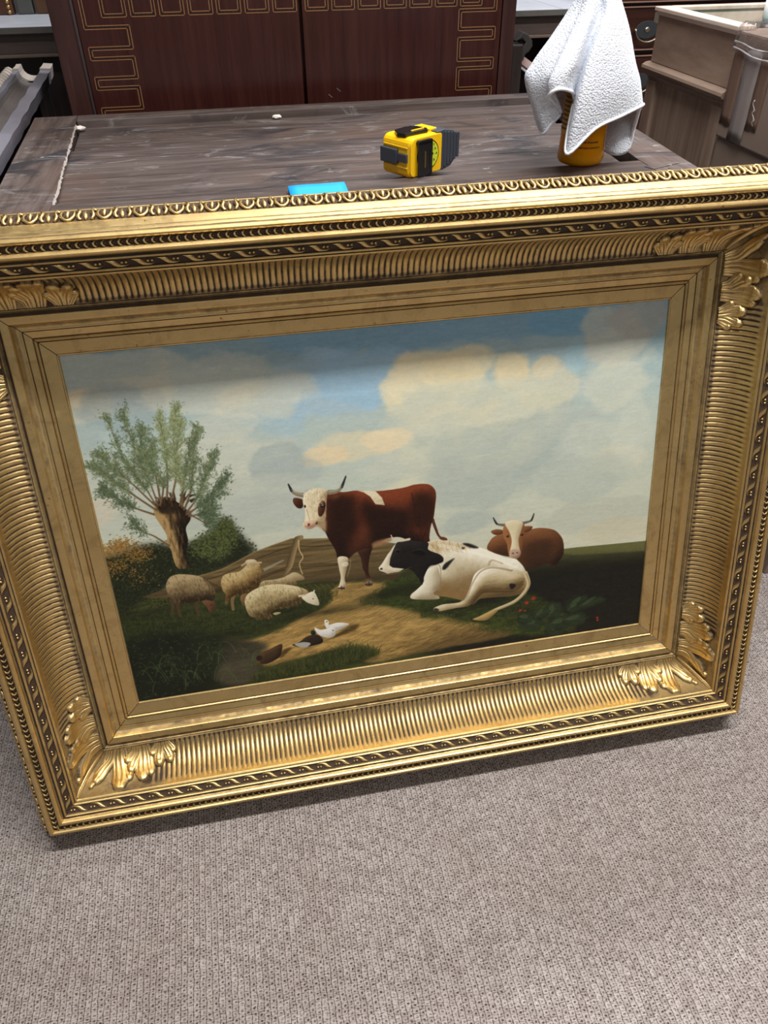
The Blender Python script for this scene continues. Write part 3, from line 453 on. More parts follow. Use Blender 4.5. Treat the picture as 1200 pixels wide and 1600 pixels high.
        stroke([(cx-rx*.8*math.cos(an),cy-rx*.8*math.sin(an)),(cx+rx*.8*math.cos(an),cy+rx*.8*math.sin(an))],1.2,.6,rgb((88,102,66)),.6)
    for (x,y),r in zip(S['poppy'],(5,5,3.5,2.5,3,3)): dot(x,y,r,r*.9,rgb((160,44,28)),.95)
    for i in range(14): dot(rg.uniform(690,745),rg.uniform(648,680),1.,1.,rgb((170,166,132)),.6)
    # ---- shadows the animals throw on the grass
    for cx,cy,rx,ry,a in ((640,590,90,14,.6),(560,600,60,10,.5),(330,600,60,9,.55),(215,642,60,9,.5),(440,620,110,10,.6),(760,655,120,16,.55),(980,600,110,30,.5)):
        put(np.exp(-(((XX-cx)/rx)**2+((YY-cy)/ry)**2))*a,rgb((22,24,12)))
    # ---- sheep
    def sheep(name,cd,cm,cl_,curl=260):
        mm=mask(S[name]);form(mm,cd,cm,cl_,r=15,gain=3.2,lx=-.3,ly=-.95,tex=(fbm(9,5,91,3)-.5)*.55)
        for x,y in inside(mm,curl):
            u=rg.random();l=rg.uniform(4,8)
            stroke([(x,y),(x+1.5,y+l*.6),(x-.5,y+l)],1.4,.6,(rgb(cd) if u<.55 else rgb(cl_)),.3,3)
    for nm in ('s1_l1','s1_l2','s1_l3'): strokes(nm,9,5,rgb((74,56,36)))
    sheep('s1_body',(44,33,18),(122,103,70),(176,154,112))
    q=S['s1_body']
    for i in range(6):
        x=q[5][0]+i*6-6;stroke([(x,q[5][1]-6+i*5),(x+9,q[5][1]+18+i*3),(x+4,q[5][1]+44+i)],3,1.4,rgb((66,50,28)),.7)
    form(mask(S['s1_head']),(44,28,17),(92,62,40),(136,100,70),r=6,gain=1.5)
    dot(S['s1_head'][2][0]-4,S['s1_head'][2][1]+8,1.5,1.1,rgb((30,18,12)))
    strokes('s2_l',9,6,rgb((120,96,60)))
    sheep('s4_body',(78,62,36),(150,130,88),(196,178,134),140);form(mask(S['s4_head']),(90,72,46),(168,146,106),(206,190,150),r=6)
    form(mask(S['s4_rear']),(60,42,24),(112,86,52),(140,112,72),r=6)
    sheep('s2_body',(62,44,20),(146,118,70),(198,174,122));form(mask(S['s2_head']),(120,100,68),(196,178,140),(226,212,180),r=5)
    for e in ('s2_e1','s2_e2'): strokes(e,3.5,4,rgb((184,162,120)))
    sheep('s3_body',(70,54,28),(160,140,96),(214,198,154),420)
    q=S['s3_body']
    for i in range(7):
        x=q[5][0]+14+i*13;stroke([(x,q[5][1]+2+i*1.5),(x+10,q[5][1]+16+i*2),(x+6,q[5][1]+36+i*2)],2.8,1.2,rgb((98,76,42)),.65)
    form(mask(S['s3_leg']),(110,90,56),(176,152,108),(206,186,144),r=4)
    form(mask(S['s3_face']),(150,132,98),(214,204,176),(238,232,212),r=6);strokes('s3_ear',6,4,rgb((206,190,154)));strokes('s3_ear2',4,2.5,rgb((220,210,184)))
    dot(S['s3_face'][2][0]-2,S['s3_face'][2][1]+18,1.6,1.1,rgb((46,36,24)))
    # ---- ducks
    put(mask(S['d_sh'],feather=2)*.8,rgb((58,42,18)));put(mask(S['d4_sh'],feather=2)*.8,rgb((58,42,18)))
    for d in ('d1','d2'):
        form(mask(S[d]),(150,142,122),(216,212,200),(244,242,236),r=6,gain=1.8)
        q=S[d]
        for i in range(5): stroke([(q[3][0]+8+i*7,q[3][1]+8+i),(q[3][0]+20+i*7,q[3][1]+11+i)],1.,.5,rgb((150,146,134)),.6)
    dot(S['d1'][0][0]-2,S['d1'][0][1]+3,3,1.6,rgb((190,128,52)));dot(S['d1'][1][0],S['d1'][1][1]+5,1.3,1.3,rgb((30,24,20)))
    dot(S['d2'][4][0]-6,S['d2'][4][1]+4,1.3,1.3,rgb((30,24,20)))
    form(mask(S['d3']),(20,16,12),(40,32,22),(70,58,44),r=6);put(mask(S['d3b'])*.9,rgb((176,174,166)));form(mask(S['d3h']),(10,20,14),(20,36,24),(52,78,52),r=4)
    form(mask(S['d4']),(26,18,10),(62,44,26),(98,72,44),r=7);dot(S['d4'][0][0]+3,S['d4'][0][1]-2,7,7,rgb((38,26,16)));dot(S['d4'][0][0]+1,S['d4'][0][1]+9,4,2,rgb((110,60,24)))
    # ---- far cow
    form(mask(S['c3_body']),(26,15,9),(92,56,31),(140,90,54),r=16,gain=2.2,lx=-.6,ly=-.8,tex=(N3-.5)*.25)
    put(mask(S['c3_dark'],feather=7)*.75,rgb((52,32,19)))
    for h in ('c3_horn1','c3_horn2'): strokes(h,7,2,rgb((104,96,80)));stroke(S[h][1:],4,2,rgb((44,38,32)))
    for e in ('c3_ear1','c3_ear2'): form(mask(S[e]),(50,28,16),(110,68,38),(150,98,58),r=4)
    form(mask(S['c3_head']),(70,42,24),(142,92,54),(176,122,76),r=7);form(mask(S['c3_blaze']),(140,120,86),(208,194,158),(234,224,194),r=6)
    form(mask(S['c3_muz']),(100,76,60),(176,146,122),(206,180,156),r=4)
    for x,y in S['c3_eyes']: dot(x,y,3.4,2.6,rgb((24,15,10)));dot(x-1,y-1,1,1,rgb((150,120,90)))
    for dx in (-3,7): dot(S['c3_muz'][1][0]+dx-2,S['c3_muz'][1][1]+10,2,1.5,rgb((54,36,30)))
    # ---- standing red cow
    strokes('c1_tail',7,3,rgb((78,40,24)));dot(S['c1_tail'][-1][0]-5,S['c1_tail'][-1][1]-3,10,4,rgb((92,54,34)),1,.4)
    form(mask(S['c1_udder'],feather=1),(72,44,28),(132,92,62),(178,136,100),r=8)
    for l,c in (('c1_leg1b',((60,48,34),(120,104,80),(160,144,116))),('c1_leg2',((22,13,9),(50,28,17),(92,56,37)))): form(mask(S[l]),*c,r=7,gain=1.6)
    bm=mask(S['c1_body'])
    form(bm,(18,10,7),(76,35,19),(122,58,32),r=20,gain=2.6,lx=.1,ly=-1,tex=(fbm(4,9,95,3)-.5)*.55)
    for d,a in (('c1_dark1',.86),('c1_dark2',.9),('c1_dark3',.7)): put(mask(S[d],feather=9)*bm*a,rgb((32,16,10)))
    put(mask(S['c1_light'],feather=8)*bm*.6,rgb((92,48,28)));put(mask(S['c1_light2'],feather=8)*bm*.4,rgb((132,62,32)))
    put(mask(S['c1_bell'],feather=2)*.85,rgb((150,108,74)))
    q=S['c1_leg2'];put(mask([(p[0],p[1]) for p in q],feather=1)*np.clip((YY-q[4][1]+20)/14,0,1)*.7,rgb((170,148,116)))
    form(mask(S['c1_leg1']),(110,88,60),(200,184,150),(236,226,200),r=6,gain=1.8)
    for h in ('c1_hoof1','c1_hoof2'): put(mask(S[h],False)*.9,rgb((58,46,36)));q=S[h];stroke([((q[0][0]+q[1][0])/2,q[0][1]-3),((q[0][0]+q[1][0])/2,q[2][1])],1.6,1.2,rgb((24,18,14)))
    stroke(S['c1_haunch'],3,2,rgb((26,13,9)),.4)
    q=S['c1_leg1'];stroke([(q[0][0]+26,q[0][1]+10),(q[1][0]+24,q[1][1]),(q[2][0]+14,q[2][1])],3,2,rgb((150,126,92)),.6);dot(q[1][0]+14,q[1][1]-8,8,6,rgb((244,236,212)),.5)
    pm=mask(S['c1_patch'],False);form(pm,(150,128,92),(214,200,166),(236,226,198),r=8,tex=(N3-.5)*.7)
    put(mask(S['c1_dew'],feather=2),rgb((160,132,98)))
    for h in ('c1_horn1','c1_horn2'):
        stroke(S[h],11,3,rgb((128,116,94)));stroke(S[h][2:],6,2.6,rgb((40,40,46)))
        stroke([(x,y-2) for x,y in S[h][:3]],3,1.5,rgb((182,170,140)),.7)
    for e in ('c1_ear1','c1_ear2'): form(mask(S[e]),(22,12,8),(66,34,20),(120,70,44),r=5)
    hm=mask(S['c1_head']);form(hm,(128,100,66),(212,196,158),(240,230,202),r=9,gain=1.7,lx=-.8,ly=-.5,tex=(fbm(5,6,97,2)-.5)*.6)
    form(mask(S['c1_eyep']),(34,18,12),(72,40,26),(108,66,44),r=5);e=S['c1_eyep'][1];dot(e[0]-2,e[1]+12,5,4,rgb((18,12,10)));dot(e[0]-3,e[1]+10.5,1.2,1.2,rgb((190,170,140)))
    e=S['c1_head'];q=S['c1_eyes'];dot(q[0][0]+2,q[0][1],2,3.4,rgb((40,24,16)));stroke([(q[0][0]+5,q[0][1]+8),(q[0][0]+10,q[0][1]+40)],3,1.5,rgb((170,146,108)),.6)
    form(mask(S['c1_muz']),(120,86,64),(206,170,138),(232,204,176),r=5);q=S['c1_muz']
    for dx,dy in ((3,8),(20,7)): dot(q[1][0]+dx,q[1][1]+dy,2.6,3.6,rgb((84,50,38)),.9,.4)
    stroke([(q[7][0]+2,q[7][1]-2),(q[6][0]+2,q[6][1]-6),(q[5][0],q[5][1]-7)],1.3,1,rgb((120,84,62)))
    for i in range(110):
        x,y=rg.uniform(e[0][0],e[2][0]),rg.uniform(e[1][1],e[1][1]+42);stroke([(x,y),(x+rg.normal(0,2),y+5)],1.2,.6,rgb((168,144,102)) if rg.random()<.5 else rgb((246,240,220)),.5)
    # ---- lying black and white cow
    w=mask(S['c2_body']);l=form(w,(112,92,56),(198,186,152),(238,232,212),r=26,gain=3.3,lx=-.15,ly=-1,tex=(fbm(7,9,99,3)-.5)*.5)
    put(mask(S['c2_bellysh'],feather=8)*w*.85,rgb((138,108,64)));put(np.clip((YY-575)/55,0,.62)*w,rgb((138,110,66)));put(np.exp(-((XX-770)/60)**2-((YY-590)/28)**2)*w*.6,rgb((112,84,48)))
    put(mask(S['c2_mane'],feather=3)*w*.6,rgb((186,160,112)))
    q=S['c2_mane']
    for x,y in inside(mask(S['c2_mane']),130):
        stroke([(x,y),(x+2,y+6),(x+5,y+10)],1.5,.6,rgb((150,122,76)) if rg.random()<.5 else rgb((232,220,186)),.5,3)
    form(mask(S['c2_hleg']),(96,74,42),(184,166,126),(238,230,208),r=15,gain=3.2,tex=(N3-.5)*.35)
    form(mask(S['c2_fleg']),(122,102,70),(206,196,168),(240,235,218),r=10,gain=2.2)
    for nm,wd,c,a in (('c2_neckline',4,(120,100,70),.5),('c2_thigh',5,(122,98,60),.5),('c2_under',6,(70,54,30),.75),('c2_hip',6,(150,128,88),.5)): stroke(S[nm],wd,wd*.5,rgb(c),a)
    stroke([(x,y+9) for x,y in S['c2_spine']],9,5,rgb((246,242,226)),.3)
    put(np.exp(-(((XX-S['c2_hleg'][4][0]+50)/70)**2+((YY-S['c2_hleg'][7][1]-14)/12)**2))*w*.6,rgb((60,46,26)))
    strokes('c2_tail',10,8,rgb((196,180,140)));stroke([(x+2,y+2) for x,y in S['c2_tail']],3,3,rgb((128,104,66)),.6)
    form(mask(S['c2_tuft']),(110,86,46),(166,138,82),(204,178,122),r=5)
    for p_ in ('c2_p1','c2_p2','c2_p3','c2_p4'): put(mask(S[p_],feather=1)*.96,rgb((24,21,19)))
    hm=mask(S['c2_head']);form(hm,(10,9,9),(25,23,22),(58,54,50),r=12,gain=1.3)
    form(mask(S['c2_muz'],False),(140,116,84),(216,204,176),(240,234,216),r=6)
    e=S['c2_eye'][0];dot(e[0],e[1],4,2.6,rgb((6,6,6)));stroke([(e[0]-5,e[1]-3),(e[0],e[1]-5),(e[0]+5,e[1]-3)],1.4,.8,rgb((96,88,80)),.8)
    e=S['c2_nost'][0];dot(e[0]+2,e[1],3,2.6,rgb((60,42,34)));stroke([(e[0]+4,e[1]+13),(e[0]+34,e[1]+17),(e[0]+70,e[1]+5)],1.3,.8,rgb((120,94,68)))
    q=S['c2_head'];dot(q[3][0]-4,q[3][1]+26,16,7,rgb((12,11,11)),1,.35);stroke([(q[3][0]-18,q[3][1]+20),(q[3][0],q[3][1]+19),(q[3][0]+12,q[3][1]+28)],1.6,.8,rgb((80,74,68)),.6);strokes('c2_horn',6,2,rgb((204,192,158)))
    put(mask(S['c2_hoof'],False)*.95,rgb((52,42,34)))
    # ---- front rabbet shade stays real; only weave and brush marks are added
    img[:]=img+((noise(2.2,2.2,123)-.5)*.022+(noise(7,2,124)-.5)*.02)[...,None]
    return np.clip(img,0,1)
# ------------------------------------------------------------ the picture frame
HW, HH = 0.38, 0.38*0.65185
LEAN = math.radians(90-14.68)
UB = 0.154                                     # outer edge of the back of the frame, from the sight edge
FRAME = empty('picture_frame', label='large ornate gilded frame with a cattle painting, leaning against the wooden table', cat='picture frame')
FRAME.rotation_euler = (LEAN, 0, 0)
base_local = Vector((0, -(HH+UB), -0.010))
FRAME.location = Vector((0, 0, 0.39)) + Euler((LEAN, 0, 0)).to_matrix() @ base_local
FRAME.location.z = 0.0005
def F(p): return (p[0]-base_local.x, p[1]-base_local.y, p[2]-base_local.z)

# profile: (outward from the sight edge, height over the canvas) in cm, with the dark wash in the recesses
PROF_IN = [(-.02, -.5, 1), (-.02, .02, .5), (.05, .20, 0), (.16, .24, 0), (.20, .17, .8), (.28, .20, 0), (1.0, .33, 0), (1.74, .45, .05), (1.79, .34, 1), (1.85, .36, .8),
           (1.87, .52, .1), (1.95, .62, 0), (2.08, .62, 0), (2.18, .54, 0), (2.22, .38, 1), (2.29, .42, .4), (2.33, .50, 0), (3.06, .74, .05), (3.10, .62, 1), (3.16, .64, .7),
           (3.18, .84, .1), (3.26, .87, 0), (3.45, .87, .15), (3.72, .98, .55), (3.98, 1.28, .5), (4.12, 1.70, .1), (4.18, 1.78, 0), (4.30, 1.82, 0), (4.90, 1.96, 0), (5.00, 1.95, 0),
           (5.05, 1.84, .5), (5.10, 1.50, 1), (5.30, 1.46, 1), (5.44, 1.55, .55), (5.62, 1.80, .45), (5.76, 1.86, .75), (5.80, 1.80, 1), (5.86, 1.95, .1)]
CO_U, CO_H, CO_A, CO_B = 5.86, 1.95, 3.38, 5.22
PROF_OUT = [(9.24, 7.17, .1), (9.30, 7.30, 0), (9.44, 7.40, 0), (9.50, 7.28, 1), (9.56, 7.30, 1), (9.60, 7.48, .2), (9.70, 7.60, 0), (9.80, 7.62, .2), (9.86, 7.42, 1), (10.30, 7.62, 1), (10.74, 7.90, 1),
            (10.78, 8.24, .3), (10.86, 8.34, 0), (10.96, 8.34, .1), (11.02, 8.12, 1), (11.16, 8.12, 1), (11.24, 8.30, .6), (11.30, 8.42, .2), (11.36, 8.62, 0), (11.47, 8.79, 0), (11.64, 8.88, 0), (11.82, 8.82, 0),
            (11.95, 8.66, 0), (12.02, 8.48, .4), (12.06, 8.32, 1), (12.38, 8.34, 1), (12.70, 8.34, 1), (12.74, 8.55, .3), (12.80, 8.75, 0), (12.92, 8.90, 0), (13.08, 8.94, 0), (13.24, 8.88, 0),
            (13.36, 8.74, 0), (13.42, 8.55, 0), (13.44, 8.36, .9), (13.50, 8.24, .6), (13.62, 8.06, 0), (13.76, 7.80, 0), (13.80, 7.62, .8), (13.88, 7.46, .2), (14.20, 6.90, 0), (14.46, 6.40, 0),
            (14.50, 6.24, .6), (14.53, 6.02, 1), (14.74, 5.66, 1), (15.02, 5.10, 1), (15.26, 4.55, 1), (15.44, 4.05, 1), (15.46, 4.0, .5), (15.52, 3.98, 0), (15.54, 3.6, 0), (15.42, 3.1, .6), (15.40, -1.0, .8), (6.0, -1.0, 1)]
GAP = 0.00022
def rail_mesh(k, prof, name, GAP=GAP):
    m = MB(); n = len(prof); half = HW if k % 2 == 0 else HH; off = HH if k % 2 == 0 else HW; S = 24
    rows = []; pat = []
    for u, h, p in prof:
        L = half+u/100-GAP
        rows.append([rail_pt(k, -L+2*L*i/S, u/100, h/100) for i in range(S+1)]); pat += [p]*(S+1)
    m.grid(rows, pat, False); return m
def rail_pt(k, a, u, h):
    y = (HH if k % 2 == 0 else HW)+u
    x, y = [(a, y), (y, -a), (-a, -y), (-y, a)][k]
    return F((x, y, h))
def cove(q):                                    # arc parameter 0..1 -> (u, h) and the outward normal, metres
    t = q*math.pi/2; s, c = math.sin(t), math.cos(t)
    u, h = CO_U+CO_A*s, CO_H+CO_B*(1-c)
    nu, nh = -CO_B*s, CO_A*c; l = math.hypot(nu, nh)
    return u/100, h/100, nu/l, nh/l
RAILS = []
for k in range(4):
    inner = rail_mesh(k, PROF_IN, 'rail', .00055); outer = rail_mesh(k, PROF_OUT, 'rail')
    inner.add(outer.v, outer.f, outer.a, False)
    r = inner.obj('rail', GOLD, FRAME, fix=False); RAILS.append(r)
    # fluted scoop
    half = HW if k % 2 == 0 else HH; pitch = .0070; plain_end = .062
    nfl = int((2*(half+CO_U/100)-2*plain_end)/pitch); span = nfl*pitch/2
    xs = list(np.linspace(-(half+CO_U/100), -span, 8)[:-1])+[-span+pitch*(i/8) for i in range(nfl*8+1)]+list(np.linspace(span, half+CO_U/100, 8)[1:])
    NQ = 18; rows = []; pat = []
    for i in range(NQ+1):
        q = i/NQ; u, h, nu, nh = cove(q); row = []
        fade = min(1, q/.05)*min(1, max(0, (.90-q)/.05))
        for x in xs:
            e = half+CO_U/100
            if abs(abs(x)-e) < 1e-6: xx = math.copysign(half+u-GAP, x)
            elif abs(x) > span: xx = math.copysign(span+(abs(x)-span)/(e-span)*(half+u-GAP-span), x)
            else: xx = x
            fl = 0; pp = .12*random.random()
            pp += .45*max(0, min(1, (abs(x)-(half+CO_U/100-.100))/.02))*(1 if abs(x) <= span else 0)
            if abs(x) <= span+1e-6:
                ph = ((x+span)/pitch) % 1.0; s = abs(math.sin(math.pi*ph))
                fl = (.0016*s**.8-.0007)*fade; pp += fade*max(0, 1-s*1.25)*1.05+(.55 if q < .06 else 0)
            else: pp += .5
            row.append(rail_pt(k, xx, u+nu*fl, h+nh*fl)); pat.append(pp)
        rows.append(row)
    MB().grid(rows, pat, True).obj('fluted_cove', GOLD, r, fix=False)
def band_matrix(k, a, u, h, slope):
    # local x along the rail, y outward across it, z away from its surface
    p = Vector(rail_pt(k, a, u, h)); th = -math.pi/2*k
    return Matrix.Translation(p) @ Matrix.Rotation(th, 4, 'Z') @ Matrix.Rotation(slope, 4, 'X')

# ribbon turns with their two pearls
def ribbon_mesh():
    m = MB(); out = [(-.95, .42), (-.55, .47), (-.10, .46), (.12, .30), (.30, .02), (.55, -.20), (.95, -.28), (1.38, -.16), (1.0, -.40), (.55, -.46), (.15, -.44), (-.20, -.30), (-.45, -.02), (-.70, .26)]
    up = [(-.95, .42), (-.55, .47), (-.10, .46), (.12, .30), (.30, .02), (.55, -.20), (.95, -.28), (1.38, -.16)]
    lo = [(-.95, .42), (-.70, .26), (-.45, -.02), (-.20, -.30), (.15, -.44), (.55, -.46), (1.0, -.40), (1.38, -.16)]
    rows = []; pat = []
    for j in range(7):
        f = j/6; z = .30*math.sin(math.pi*(.08+.84*f))**.6
        if j in (0, 6): z = -.12
        row = []
        for i, (a, b) in enumerate(zip(up, lo)):
            zz = z*(.55+.45*math.sin(math.pi*min(1, (i+.6)/6))) if j not in (0, 6) else z
            row.append(((a[0]*(1-f)+b[0]*f)*.01, (a[1]*(1-f)+b[1]*f)*.01, zz*.01-.0008)); pat.append(.75 if j in (0, 6) else (.25 if i > 5 else 0))
        rows.append(row)
    m.grid(rows, pat, True)
    for x, y in ((.70, .12), (1.12, .12)): m.ball((x*.01, y*.01, .0005), .0016, 8, 5)
    return m.mesh('ribbon_turn', GOLDC)
def leaf_mesh():
    # one egg-and-leaf unit of the outer edge: a horseshoe loop round a tongue, and a split leaf beside it
    m = MB(); S = .0362
    loop = [(-.24, .92), (-.30, .6), (-.26, .28), (-.12, .08), (0, .04), (.12, .08), (.26, .28), (.30, .6), (.24, .92)]
    sc = .0192
    pts = crom([(x*S*.62, (y-.5)*sc, .0012+.0014*math.sin(math.pi*y)) for x, y in loop], 2); m.tube(pts, .00165, 5)
    m.tube([(0, (.95-.5)*sc, .0012), (0, (.6-.5)*sc, .003), (0, (.28-.5)*sc, .0014)], [.0016, .0026, .0012], 6)
    for s in (-1, 1):
        pts = crom([(s*S*.22, .42*sc, .001), (s*S*.30, .47*sc, .0022), (s*S*.34, .2*sc, .0028), (s*S*.29, -.14*sc, .0026), (s*S*.33, -.42*sc, .0016), (s*S*.39, -.36*sc, .001)], 2)
        m.tube(pts, [.0008+.0014*math.sin(math.pi*min(1, i/(len(pts)-1)*.9+.1)) for i in range(len(pts))], 5)
    pts = crom([(S*.5-.0006, .44*sc, .001), (S*.47, .1*sc, .0026), (S*.5, -.2*sc, .0022), (S*.5, -.46*sc, .0008)], 2)
    m.tube(pts, [.0008, .0012, .0017, .0022, .0024, .0020, .0010][:len(pts)], 5)
    return m.mesh('leaf_motif', GOLDC)
RIB = ribbon_mesh(); LEAFM = leaf_mesh()
sl_r = math.atan2(7.90-7.42, 10.74-9.86); sl_l = math.atan2(4.05-6.02, 15.44-14.53)
for k in range(4):
    half = HW if k % 2 == 0 else HH
    L = half+.103; n = round(2*L/.0262); p = 2*L/n
    for i in range(n):
        inst('ribbon_turn', RIB, RAILS[k], band_matrix(k, -L+p*(i+.5), .1030, .0768, sl_r))
    L = half+.148; n = round(2*L/.0365); p = 2*L/n
    for i in range(n): inst('leaf_motif', LEAFM, RAILS[k], band_matrix(k, -L+p*(i+.5), .1488, .0530, sl_l) @ Matrix.Diagonal((p/.0365, 1, 1, 1)))
    # husk beads, too small to pick apart: one piece of real relief per rail
    m = MB(); L = half+.1238; n = round(2*L/.0082/2)*2; p = 2*L/n
    for i in range(n):
        a = -L+p*(i+.5); d = -1 if a < 0 else 1
        loc = []
        arc = [(d*.0030*math.cos(t)-d*.0010, .0028*math.sin(t), .0010+.0016*math.cos(t*.8)) for t in np.linspace(-1.6, 1.6, 7)]
        sub = MB().tube(arc, [.0004, .0009, .0012, .0013, .0012, .0009, .0004], 5); sub.ball((-d*.0012, 0, .0002), .0008, 5, 3)
        M4 = band_matrix(k, a, .1238, .0834, 0)
        m.add([M4 @ Vector(v) for v in sub.v], sub.f, sub.a, True)
    tag(m.obj('husk_bead_band', GOLDC, RAILS[k], fix=False), kind='stuff')

# acanthus leaves at the four corners: relief carved over the scoop
ARC = 6.9
def acanthus(k, e, lobes, name, res=.075, lift=0.0):
    lobes = [([(x, y*.93) for x, y in p], (r[0]*1.25, r[1]*1.42), h*1.05) for p, r, h in lobes]
    half = HW if k % 2 == 0 else HH; half_in = half+CO_U/100
    am = [p[0] for l in lobes for p in l[0]]; qm = [p[1] for l in lobes for p in l[0]]; rm = max(max(l[1]) for l in lobes)
    a0, a1, q0, q1 = min(am)-rm-.1, max(am)+rm+.1, max(min(qm)-rm-.1, .0), min(max(qm)+rm+.1, ARC)
    na, nq = int((a1-a0)/res)+2, int((q1-q0)/res)+2
    A = np.linspace(a0, a1, na); Q = np.linspace(q0, q1, nq); AA, QQ = np.meshgrid(A, Q)
    H = np.full(AA.shape, -1.0); V = np.zeros(AA.shape)
    for pts, (r0, r1), hgt in lobes:
        P = [Vector((x, y, 0)) for x, y in pts]; P = crom(P, 5); N = len(P)-1
        best = np.full(AA.shape, 9.); tt = np.zeros(AA.shape); side = np.zeros(AA.shape)
        for i in range(N):
            d = P[i+1]-P[i]; L2 = max(d.x*d.x+d.y*d.y, 1e-9)
            t = np.clip(((AA-P[i].x)*d.x+(QQ-P[i].y)*d.y)/L2, 0, 1)
            dx, dy = AA-P[i].x-t*d.x, QQ-P[i].y-t*d.y; dist = np.hypot(dx, dy)
            w = dist < best; best = np.where(w, dist, best); tt = np.where(w, (i+t)/N, tt); side = np.where(w, (dx*-d.y+dy*d.x)/math.sqrt(L2), side)
        r = r0+(r1-r0)*np.sin(np.clip(tt*1.08, 0, 1)*math.pi/2)
        r = np.where(tt > .82, r*np.sqrt(np.clip(1-((tt-.82)/.30)**2, .05, 1)), r)
        f = best/np.maximum(r, 1e-4)
        z = hgt*(.40+.60*tt)*np.clip(1-f**2.6*.85, 0, 1)**.6+hgt*.14*np.exp(-((tt-.95)/.08)**2)*np.clip(1-f, 0, 1)
        vn = np.abs(np.cos(side/np.maximum(r, .05)*math.pi*1.5+.6))**5; z -= .15*vn*(hgt/.45)*np.clip(1.15-tt*.9, .2, 1)*np.clip(1.1-f, 0, 1)
        z = np.where(f < 1, z, -1)
        V = np.where(z > H, vn*.62*np.clip(1.2-tt, .2, 1)+np.clip((f-.78)*5, 0, .95), V)
        H = np.maximum(H, z)
    ok = (H > -.5) & (QQ < ARC*.955)
    m = MB(); rows = []; pat = []
    for j in range(nq):
        u, h, nu, nh = cove(min(Q[j]/ARC, 1)); row = []
        for i in range(na):
            z = (max(H[j, i], 0)+.10+lift if ok[j, i] else -.10)*.01
            a = max(A[i], -(u*100-CO_U)-.0)/100
            row.append(rail_pt(k, e*(half_in-a), u+nu*z, h+nh*z)); pat.append(float(V[j, i]) if ok[j, i] and H[j, i] > .06 else .9)
        rows.append(row)
    keep = lambda j, i: ok[j, i] or ok[j+1, i] or ok[j, i+1] or ok[j+1, i+1]
    m.grid(rows, pat, True, keep=keep)
    me = m.mesh('acanthus_leaf', GOLDC, fix=False); bm = bmesh.new(); bm.from_mesh(me)
    bmesh.ops.delete(bm, geom=[v for v in bm.verts if not v.link_faces], context='VERTS')
    if e > 0: bmesh.ops.reverse_faces(bm, faces=bm.faces[:])
    bm.to_mesh(me); bm.free()
    o = bpy.data.objects.new(name, me); COL.objects.link(o); o.parent = FRAME; return o
FRONDS = [
 [([(1.3, .15), (.9, 2.2), (-.2, 3.7), (-1.0, 5.0)], (.42, .60), .50), ([(2.2, .15), (2.0, 2.4), (2.2, 4.8), (2.2, 6.3)], (.45, .85), .52), ([(2.8, .2), (2.9, 2.6), (3.2, 4.4), (3.4, 5.3)], (.35, .52), .42),
  ([(.7, .2), (.1, 2.2), (-.9, 4.2), (-1.7, 5.8)], (.22, .33), .34)],
 [([(4.4, .15), (4.2, 1.3), (3.6, 2.2), (3.2, 2.8)], (.35, .50), .46), ([(4.7, .15), (4.6, 1.8), (4.0, 3.2), (3.7, 4.2)], (.4, .58), .50), ([(5.2, .15), (5.2, 2.0), (5.1, 4.0), (5.3, 5.4)], (.45, .72), .44), ([(5.9, .2), (6.1, 2.0), (6.2, 3.7), (6.4, 5.0)], (.35, .5), .36)],
 [([(7.5, .15), (7.3, .9), (6.9, 1.7), (6.7, 2.2)], (.32, .46), .44), ([(7.9, .15), (7.8, 1.4), (7.6, 2.8), (7.6, 3.8)], (.4, .60), .52), ([(8.4, .15), (8.5, 1.4), (8.9, 2.7), (9.1, 3.6)], (.35, .50), .48), ([(8.9, .2), (9.2, .9), (9.5, 1.6), (9.6, 2.2)], (.26, .36), .38)]]
for k in range(4):
    for e in (-1, 1):
        for fr in FRONDS: acanthus(k, e, fr, 'acanthus_leaf')
# the smooth blade on each mitre line
for k in range(4):
    m = MB(); rows = []; pat = []; half = HW if k % 2 == 0 else HH
    for i in range(25):
        q = .02+.95*i/24; u, h, nu, nh = cove(q); w = .42*math.sin(math.pi*min(1, q*.9+.08))**.7+.03; row = []
        for j in range(-4, 5):
            f = j/4; z = (.62*math.cos(f*math.pi/2)*math.sin(math.pi*(.15+.8*q))-.05)*.01
            c = half+u; a = c-abs(f)*w*.014
            p1 = Vector(rail_pt(k, a, u, h)) if f <= 0 else Vector(rail_pt((k+1) % 4, -((HW if (k+1) % 2 == 0 else HH)+u-abs(f)*w*.014), u, h))
            s = {0: (1, 1), 1: (1, -1), 2: (-1, -1), 3: (-1, 1)}[k]
            row.append(tuple(p1+Vector((s[0]*nu*z*.71, s[1]*nu*z*.71, nh*z+.0005)))); pat.append(.7 if abs(j) == 4 else 0)
        rows.append(row)
    m.grid(rows, pat, True).obj('corner_blade', GOLDC, FRAME)
